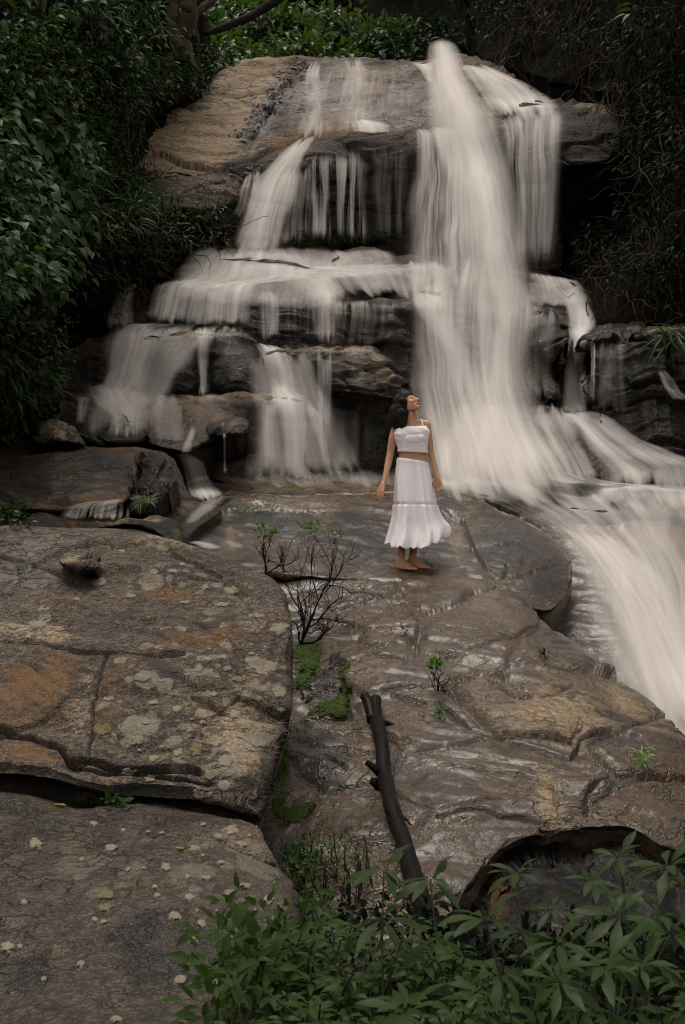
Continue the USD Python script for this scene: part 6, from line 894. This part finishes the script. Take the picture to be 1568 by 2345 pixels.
def whorl(label, px, py, Y, seed, L=0.13, W=0.036, n=9, tiers=2, hgt=0.6, group=None, mat='leaf_whorl', name='whorl_plant', cat='plant'):
    rng = np.random.default_rng(seed); top = P(px, py, Y); b = top + [rng.normal() * 0.06, 0.05, -hgt]
    t = np.linspace(0, 1, 9)[:, None]; p = b * (1 - t) + top * t + np.sin(t * math.pi) * rng.normal(size=3) * 0.03
    x = thing(name, label, cat, b, group); obj('stem', *tube(p, np.linspace(0.004, 0.0025, 9), 6, False), 'stem_green', x)
    for q in range(tiers):
        h = 1 - q * 0.22; c = np.array([np.interp(h, t[:, 0], p[:, j]) for j in range(3)]); m = n if q == 0 else n - 2
        a = np.arange(m) / m * 2 * math.pi + rng.normal(size=m) * 0.22 + q; el = rng.uniform(-0.25, 0.55, m) - 0.3 * q
        if q == 0: el[0] = 1.6
        d = np.stack([np.cos(a), np.sin(a), el], -1); s = rng.uniform(0.7, 1.15, m)
        v, f = leaves(np.repeat(c[None], m, 0) + nrm(d) * 0.012, d, nrm(np.array([0, -0.2, 1]) + 0.25 * rng.normal(size=(m, 3))), L * s, W * s * 1.0, fold=0.18, droop=0.4, prof=WP)
        for j in range(m): obj('leaf', v[j], f, mat, x)
    return x
for k, (x, y, Y, L, lb) in enumerate([
    (879, 1992, 2.6, .135, 'tall whorled plant with one upright leaf in front of the log foot'), (985, 2012, 2.7, .125, 'whorled plant just right of the log foot'), (1184, 2000, 2.5, .085, 'slender whorled plant against the dark boulder'), (1266, 2082, 2.45, .08, 'small whorled plant in front of the dark boulder face'),
    (1276, 2160, 2.2, .10, 'broad whorled plant below the slender one'), (1414, 1962, 2.6, .085, 'upright whorled plant at the top edge of the dark boulder'), (1359, 2018, 2.55, .085, 'whorled plant left of the dark boulder crest'), (1434, 2040, 2.4, .095, 'whorled plant with large pale leaves at right'),
    (1529, 1985, 2.4, .10, 'topmost whorled plant at the right edge'), (1419, 2098, 2.2, .105, 'whorled plant with drooping leaves at lower right'), (1534, 2140, 2.1, .09, 'whorled plant at the right edge below the topmost one'), (1279, 2250, 1.95, .085, 'star-shaped whorled plant near the bottom edge'),
    (1384, 2215, 1.9, .105, 'large blurred whorled plant low at right'), (1464, 2210, 1.95, .085, 'low whorled plant near the bottom right corner'), (1110, 2105, 1.75, .075, 'near soft-focus whorled plant in the middle of the shrubs'), (930, 2320, 1.75, .10, 'large-leaved plant at the bottom edge below the log'), (1560, 2250, 1.95, .085, 'whorled plant in the bottom right corner')]):
    whorl(lb, x, y, Y, 200 + k, L=L * 0.82, W=L * 0.23, n=8 + k % 3, tiers=2, hgt=0.45 + 0.15 * (Y > 2.3))
top_y = PchipInterpolator([480, 500, 560, 640, 700, 800, 900, 1000, 1100, 1200, 1300, 1400, 1500, 1640], [2345, 2260, 2200, 2130, 2060, 2070, 2090, 2120, 2140, 2180, 2210, 2230, 2220, 2210])
rs_ = np.random.default_rng(77); spots = []
while len(spots) < 120:
    x = rs_.uniform(490, 1620); y = rs_.uniform(1990, 2420)
    if y < top_y(x): continue
    if x > 1150 and rs_.uniform() < 0.35: continue
    if min([abs(x - a) / 34 + abs(y - b) / 26 for a, b in spots] + [9]) < 1: continue
    spots.append((x, y))
for k, (x, y) in enumerate(spots):
    Y = 3.3 - (y - 2000) / 420 * 1.35 + rs_.uniform(-0.12, 0.12)
    lb = ('small-leaved seedling in the thick patch against the lower lichen rock' if x < 700 else 'small-leaved seedling in the dense patch at the foot of the black log' if x < 1000 else 'small-leaved seedling in the undergrowth below the dark boulder')
    seedling(lb, x, y, Y, 300 + k, L=rs_.uniform(0.034, 0.062), W=rs_.uniform(0.015, 0.026), n=int(rs_.integers(16, 24)), group=('seedlings beside the grey rock' if x < 700 else 'seedlings at the log foot' if x < 1000 else 'seedlings below the dark boulder'), mat='leaf_front' if k % 4 else 'leaf_whorl', hgt=0.35)
for k, (pg, n, lb) in enumerate([([(670, 1975), (800, 1950), (860, 1990), (850, 2060), (680, 2080)], 40, 'wispy small-leaved weed left of the log foot'), ([(660, 1985), (720, 1960), (720, 2060), (665, 2090)], 30, 'wispy weed climbing the lower rock edge')]):
    bush('wispy_weed', lb, 'weed', pg, n, 9, 0.028, 0.012, 'leaf_front', (0.05, 0.28), 0.06, 0.3, seed=90 + k, stem='stem_green')
tangle('bare_twigs', 'thin bare twigs standing in the weeds at the log foot', 'twigs', [(640, 2010), (900, 2000), (980, 2100), (700, 2110)], 30, 0.3, r0=0.003, hang=-0.6, off=(0.0, 0.1), seed=95, mat='twig_black')
bush('leafy_bush', 'fresh green small-leaved bush spilling over the lower right of the lichen slab', 'bush', [(500, 2270), (560, 2195), (640, 2120), (690, 2080), (760, 2110), (720, 2420), (480, 2420)], 75, 12, 0.052, 0.023, 'leaf_front', (0.03, 0.26), 0.10, 0.35, seed=97, single=220, stem='stem_green')
bush('ground_cover', 'dark mass of low leaves beneath the foreground shrubs', 'ground cover', [(690, 2200), (760, 2120), (1000, 2130), (1200, 2180), (1640, 2180), (1640, 2420), (690, 2420)], 300, 12, 0.055, 0.026, 'leaf_dark', (0.02, 0.22), 0.11, 0.3, seed=96, stem=None)
# ---------------------------------------------------------------- the woman on the wet shelf
PY0 = float(np.nanmedian(hit(np.array([915., 930, 945, 960]), np.array([1298., 1300, 1298, 1297]))[0]))
KP = PY0 / FPX
J = lambda x, y, d=0.0: P(x, y, PY0) + np.array([0, d, 0])
_ico = trimesh.creation.icosphere(2, 1.0)
def ball(c, r, s=(1, 1, 1)): return manifold3d.Manifold.hull_points((np.asarray(c) + _ico.vertices * r * np.asarray(s)).astype(np.float64))
def bone(*cr):
    return manifold3d.Manifold.hull_points(np.vstack([np.asarray(c) + _ico.vertices * r for c, r in cr]).astype(np.float64))
def chain(*cr): return [bone(cr[i], cr[i + 1]) for i in range(len(cr) - 1)]
def solid(parts, ed=0.012, it=8, lam=0.5):
    m = manifold3d.Manifold.batch_boolean(parts, manifold3d.OpType.Add).refine_to_length(ed)
    q = m.to_mesh(); t = trimesh.Trimesh(np.array(q.vert_properties[:, :3]), np.array(q.tri_verts), process=True)
    trimesh.smoothing.filter_taubin(t, lam, lam + 0.03, it); return t
# head: local frame, f = where the face points, u = up the head, s = to its left
hf = nrm(np.array([0.78, -0.40, 0.56])); hs = nrm(np.cross(hf, [0.10, 0, 1.0])); hu = nrm(np.cross(hs, hf)); HC = J(933, 926, 0.0)
H = lambda a, b, c: HC + hf * a + hs * b + hu * c
head = [ball(H(-0.012, 0, 0.022), 1.0, (1, 1, 1)) if False else bone((H(-0.018, 0, 0.030), 0.078), (H(0.018, 0, 0.026), 0.072)), bone((H(0.030, 0, 0.045), 0.058), (H(0.040, 0, 0.005), 0.056)),
        bone((H(0.035, 0.022, -0.030), 0.042), (H(0.035, -0.022, -0.030), 0.042), (H(0.066, 0, -0.078), 0.022), (H(0.0, 0.040, -0.05), 0.022), (H(0.0, -0.040, -0.05), 0.022)),
        bone((H(0.086, 0, 0.010), 0.010), (H(0.108, 0, -0.022), 0.011)), bone((H(0.092, 0.011, -0.026), 0.008), (H(0.092, -0.011, -0.026), 0.008)),
        bone((H(0.074, 0.034, 0.022), 0.014), (H(0.082, 0.012, 0.022), 0.012)), bone((H(0.074, -0.034, 0.022), 0.014), (H(0.082, -0.012, 0.022), 0.012)),
        bone((H(0.060, 0.042, -0.018), 0.022), (H(0.050, 0.046, -0.01), 0.020)), bone((H(0.060, -0.042, -0.018), 0.022), (H(0.050, -0.046, -0.01), 0.020)),
        bone((H(0.086, 0.016, -0.048), 0.010), (H(0.092, 0, -0.048), 0.011)), bone((H(0.086, -0.016, -0.048), 0.010), (H(0.092, 0, -0.048), 0.011)), ball(H(0.078, 0, -0.080), 0.018),
        bone((H(0.0, -0.074, 0.005), 0.012), (H(-0.006, -0.078, -0.022), 0.010))]
torso = [bone((J(915, 985, .01), .062), (J(958, 982, .0), .062)), bone((J(928, 995, 0), .088), (J(957, 993, -.01), .086), (J(931, 1028, .0), .072), (J(958, 1028, -.005), .070)), bone((J(931, 1028, 0), .070), (J(958, 1028, -.005), .068), (J(932, 1050, .0), .072), (J(960, 1052, 0), .070)),
         bone((J(932, 1050, 0), .074), (J(960, 1052, 0), .072), (J(929, 1085, 0), .078), (J(963, 1085, 0), .078)), bone((J(935, 1004, -.030), .060), (J(959, 1002, -.038), .060)),
         bone((J(940, 972, .0), .048), (J(939, 958, -.005), .044), (J(937, 944, -.005), .046)), bone((J(940, 972, .005), .05), (J(908, 975, .012), .036)), bone((J(940, 970, .005), .05), (J(976, 970, .0), .034))]
def hand(w, d, palm_n, scale=1.0, curl=0.5, thumb_side=1):
    """A palm with five separate bent fingers, from the wrist w along d, the palm facing palm_n."""
    d = nrm(np.asarray(d, float)); n = nrm(palm_n - d * np.dot(palm_n, d)); s = np.cross(d, n) * thumb_side; o = []
    pl = 0.080 * scale; o.append(bone((w, .021), (w + d * pl * .5 + s * .016, .017), (w + d * pl + s * .026, .012), (w + d * pl - s * .026, .011), (w + d * pl * .5 - s * .016, .016)))
    for k, (off, L) in enumerate([(.026, .070), (.009, .078), (-.009, .072), (-.025, .056)]):
        b = w + d * pl * 0.96 + s * off; q = [(b, .0092)]; dd = nrm(d + s * off * 3.5)
        for j, part in enumerate((.45, .30, .25)):
            dd = nrm(dd + n * curl * (0.45 + .15 * j)); b = b + dd * L * part * scale; q.append((b, .0086 - .0009 * j))
        o += chain(*q)
    b = w + d * pl * .25 + s * .022; q = [(b, .013)]; dd = nrm(d * .7 + s * .75 + n * .25)
    for L in (.036, .030, .024):
        b = b + dd * L * scale; q.append((b, .0100)); dd = nrm(dd + d * .25 + n * .15)
    return o + chain(*q)
armL = chain((J(906, 977, .012), .040), (J(899, 1005, .02), .037), (J(894, 1036, .035), .033), (J(889, 1060, .02), .032), (J(880, 1098, -.03), .021), (J(877, 1108, -.045), .019)) + hand(J(876, 1108, -.045), J(871, 1126, -.065) - J(876, 1108, -.045), np.array([0.6, 0.6, 0]), .95, .25, -1)
armR = chain((J(977, 972, .0), .036), (J(981, 1000, .0), .034), (J(986, 1036, .01), .030), (J(991, 1056, .0), .030), (J(998, 1086, -.03), .021), (J(1000, 1093, -.035), .019)) + hand(J(1000, 1092, -.035), J(1004, 1108, -.045) - J(1000, 1092, -.035), np.array([-0.6, -0.7, 0]), .9, .45, 1)
def foot(ax, ay, tx, ty, da, dt):
    a, t = J(ax, ay, da), J(tx, ty, dt); d = nrm((t - a) * [1, 1, 0]); s = np.array([-d[1], d[0], 0]); z = np.array([0, 0, 1.0]); sole = min(J(0, ty, 0)[2], a[2] - .06)
    g0 = lambda f, q, h, r: (np.array([a[0], a[1], sole]) + d * f + s * q + z * h, r)
    o = [bone(g0(-.045, 0, .030, .030), g0(.03, 0, .062, .036), g0(.0, 0, .085, .036)), bone(g0(-.045, 0, .030, .029), g0(.02, 0, .030, .032), g0(.105, .018, .020, .020), g0(.095, -.026, .018, .018), g0(.03, 0, .060, .034))]
    for k, (q, L, r) in enumerate([(.026, .165, .013), (.010, .163, .0095), (-.006, .155, .009), (-.020, .146, .0085), (-.033, .134, .008)]): o.append(bone(g0(.100, q * .85, .016, .014), g0(L - .02, q, .013, r), g0(L - .008, q, .009, r)))
    return o
legL = chain((J(931, 1095, 0), .078), (J(926, 1180, .0), .060), (J(923, 1205, .02), .052), (J(921, 1240, .02), .040), (J(918, 1272, .0), .033)) + foot(918, 1288, 944, 1302, .0, -.11)
legR = chain((J(961, 1095, 0), .078), (J(955, 1180, .02), .060), (J(950, 1205, .05), .052), (J(948, 1240, .06), .040), (J(946, 1272, .06), .033)) + foot(946, 1286, 980, 1297, .06, -.03)
body = solid(torso + armL + armR + legL + legR + head, 0.008, 6)
# set the eye hollows and the mouth line into the face
bv = body.vertices.copy(); bn = body.vertex_normals
for a, b, c, r, dp in [(.074, .030, .004, .014, .007), (.074, -.030, .004, .014, .007), (.098, 0, -.0485, .006, .003), (.098, .010, -.0485, .006, .003), (.098, -.010, -.0485, .006, .003)]:
    dd = np.linalg.norm(bv - H(a, b, c), axis=1); bv -= bn * (dp * np.exp(-(dd / r) ** 2))[:, None]
foot_c = J(945, 1300, 0)
woman = thing('person', 'woman in white camisole and long white skirt standing barefoot, face tilted up to the falls', 'person', foot_c)
obj('body', bv, body.faces, 'skin', woman)
# camisole: the torso a little larger, cut at neckline, arms and hem
grow_ = lambda lst, e: [x for x in lst]
top = [bone((J(927, 994, 0), .096), (J(958, 992, -.01), .094), (J(931, 1024, .0), .079), (J(958, 1024, -.005), .077)), bone((J(931, 1024, 0), .079), (J(958, 1024, -.005), .077), (J(931, 1050, .0), .081), (J(960, 1052, 0), .079)), bone((J(935, 1004, -.034), .066), (J(959, 1002, -.042), .066)), bone((J(934, 1004, -.052), .050), (J(934, 1020, -.01), .06)), bone((J(960, 1002, -.060), .050), (J(958, 1020, -.015), .06))]
tt = manifold3d.Manifold.batch_boolean(top, manifold3d.OpType.Add)
tt = tt.trim_by_plane((0.03, 0.25, -1.0), float(-(J(0, 981, 0)[2]) + 0.25 * PY0 + 0.03 * J(940, 0, 0)[0] - 0.020)).trim_by_plane((0.06, 0, 1.0), float(J(0, 1036, 0)[2] + 0.06 * J(945, 0, 0)[0]))
q = tt.refine_to_length(0.007).to_mesh(); tm = trimesh.Trimesh(np.array(q.vert_properties[:, :3]), np.array(q.tri_verts), process=True); trimesh.smoothing.filter_taubin(tm, 0.6, 0.62, 16)
tv = tm.vertices + tm.vertex_normals * (0.007 + 0.014 * fb(tm.vertices * [5, 5, 24] + (tm.vertices[:, :1] * [0, 0, 9]), 1.0, 2, 5))[:, None]
cm = obj('camisole', tv, tm.faces, 'white_cotton', woman)
for a, b in (((921, 984, -.075), (914, 966, -.02)), ((968, 981, -.078), (963, 961, -.035))):
    m_ = J((a[0] + b[0]) / 2, (a[1] + b[1]) / 2, (a[2] + b[2]) / 2 - .012); obj('strap', *tube(np.array([J(*a), m_, J(*b), J(b[0], b[1] + 2, b[2] + .05), J((a[0] + b[0]) / 2, a[1], .075)]), 0.0065, 6), 'white_cotton', woman)
# skirt: gathered cloth, tiered, its hem blown to the right
rows = [(1053, 911, 979, 1.9), (1060, 909, 982, 1), (1080, 907, 987, 0), (1110, 905, 992, 0), (1140, 905, 996, 0), (1152, 905, 998, 0), (1175, 905, 1002, 0), (1200, 901, 1010, 0), (1222, 896, 1020, 0), (1238, 892, 1022, 0), (1250, 889, 1018, 0)]
rows = np.array(rows, float); nv_, nu_ = 90, 140; tt_ = np.linspace(0, 1, nv_); th = np.arange(nu_) / nu_ * 2 * math.pi
s_ = (rows[:, 0] - 1053) / 197; yy = np.interp(tt_, s_, rows[:, 0]); xl = PchipInterpolator(s_, rows[:, 1])(tt_); xr = PchipInterpolator(s_, rows[:, 2])(tt_)
def skirt(off):
    cx, rx = (xl + xr) / 2, (xr - xl) / 2 * KP; ry = 0.098 + 0.09 * tt_ + 0.03 * sm(.7, 1, tt_)
    A = th[None] + 0.12 * fb(np.stack([np.cos(th)[None] + tt_[:, None] * 0, np.sin(th)[None] + tt_[:, None] * 0, tt_[:, None] * 2 + th[None] * 0], -1), 1.0, 2, 3)
    fold = 0.009 + 0.024 * tt_[:, None] ** 1.2 + 0.004 * sm(.5, .54, tt_)[:, None]; wv = fold * (np.sin(9 * A + 1.5 * tt_[:, None]) * .34 + 1.5 * fb(np.stack([3.2 * np.cos(A), 3.2 * np.sin(A), .7 * tt_[:, None] + A * 0], -1), 1.0, 3, 6) + np.sin(15 * A + 2) * .3 * (1 + .6 * sm(.5, .55, tt_)[:, None]) + np.sin(5 * A + .7 * tt_[:, None]) * .6) + 0.010 * np.exp(-((tt_[:, None] - .51) / .012) ** 2) * -1
    wv = wv + 0.004 * np.exp(-((tt_[:, None] - .025) / .02) ** 2) + off
    x = P(cx, 1172, PY0)[:, 0][:, None] + (rx[:, None] + wv) * np.cos(A); y = PY0 + 0.0 + (ry[:, None] + wv) * np.sin(A)
    hem = sm(.45, 1, tt_)[:, None] ** 1.5 * (0.10 * np.clip(np.cos(A), 0, 1) ** 1.5 + .02 * np.clip(-np.cos(A), 0, 1) - .02 * np.clip(-np.sin(A), 0, 1) + .05 * fb(np.stack([2.5 * np.cos(A), 2.5 * np.sin(A), A * 0], -1), 1.0, 3, 8) + .006 * np.sin(23 * A + 1))
    z = P(0, yy, PY0)[:, 2][:, None] + hem - 0.022 * (1 - tt_)[:, None] ** 3 * np.cos(A)
    return np.stack([x, y + 0 * z, z], -1).reshape(-1, 3)
i, k = np.meshgrid(np.arange(nv_ - 1), np.arange(nu_), indexing='ij'); i, k = i.ravel(), k.ravel(); k1 = (k + 1) % nu_
f1 = np.vstack([np.c_[i * nu_ + k, (i + 1) * nu_ + k, (i + 1) * nu_ + k1], np.c_[i * nu_ + k, (i + 1) * nu_ + k1, i * nu_ + k1]])
v1, v2 = skirt(0.0), skirt(-0.004); nn_ = len(v1); kk = np.arange(nu_); kk1 = (kk + 1) % nu_; e0 = (nv_ - 1) * nu_
fs = np.vstack([f1, f1[:, ::-1] + nn_, np.c_[e0 + kk, e0 + nn_ + kk, e0 + nn_ + kk1], np.c_[e0 + kk, e0 + nn_ + kk1, e0 + kk1], np.c_[kk, kk1, kk1 + nn_], np.c_[kk, kk1 + nn_, kk + nn_]])
obj('skirt', np.vstack([v1, v2]), fs, 'white_linen', woman)
# hair: a dark mass over the crown and down the back, with loose locks
hp = [bone((H(-0.026, 0, 0.046), .084), (H(0.010, 0, 0.058), .072), (H(-0.05, 0.0, 0.0), .080)), bone((H(-0.05, 0, 0.0), .082), (J(914, 942, .02), .080), (J(920, 934, .0), .07)), bone((J(914, 942, .02), .080), (J(908, 964, .03), .070), (J(919, 958, -.01), .055)), bone((J(908, 964, .03), .068), (J(903, 985, .03), .032), (J(917, 980, -.02), .036)), bone((H(0.0, -0.06, 0.02), .036), (J(920, 946, -.04), .050), (J(914, 955, -.01), .06)), bone((J(920, 946, -.04), .048), (J(920, 972, -.055), .028)), bone((J(920, 972, -.055), .026), (J(922, 982, -.065), .010)), bone((H(0.0, 0.06, 0.03), .034), (J(912, 950, .06), .045))]
hm = solid(hp, 0.010, 24, 0.6); hv_ = hm.vertices; ang = np.arctan2(hv_[:, 1] - (PY0), hv_[:, 0] - J(918, 0)[0])
hv_ = hv_ + hm.vertex_normals * (0.008 + 0.005 * np.sin(ang * 34 + 9 * fb(hv_, 9, 2, 2)) + 0.016 * fb(hv_ * [1, 1, .35], 16, 3, 3))[:, None]
hr = obj('hair', hv_, hm.faces, 'hair', woman)
rg = np.random.default_rng(4); lk = []
for j in range(60):
    a = J(rg.uniform(905, 930), rg.uniform(925, 955), rg.uniform(-.06, .06)); b = J(rg.uniform(894, 928), rg.uniform(972, 994), rg.uniform(-.07, .06)); lk.append(twig(a, b, .0035, .0012, -0.015, .12, 8, j, 4))
for j in range(24):
    a = H(rg.uniform(-.02, .03), rg.uniform(-.05, .05), .10); b = J(rg.uniform(898, 918), rg.uniform(930, 960), rg.uniform(-.04, .06)); lk.append(twig(a, b, .003, .0012, -0.05, .1, 8, 100 + j, 4))
obj('loose_locks', *join(lk), 'hair', woman, kind='stuff')
obj('lips', *join([tube(np.array([H(.094, b, -.0445 + e) for b, e in ((-.019, -.003), (-.008, .0015), (0, 0), (.008, .0015), (.019, -.003))]), [.0015, .0042, .0040, .0042, .0015], 6), tube(np.array([H(.094, b, -.0535 + e) for b, e in ((-.016, .004), (-.007, 0), (.007, 0), (.016, .004))]), [.0015, .0048, .0048, .0015], 6)]), 'lip', woman)
for sg in (-1, 1):
    obj('eyebrow', *tube(np.array([H(.088, sg * .014, .026), H(.086, sg * .028, .031), H(.074, sg * .046, .025)]), [.0022, .0026, .0012], 5), 'brow', woman)
    obj('eyelashes', *tube(np.array([H(.079, sg * .018, .002), H(.080, sg * .030, -.001), H(.071, sg * .043, .001)]), [.0012, .002, .0012], 5), 'brow', woman)
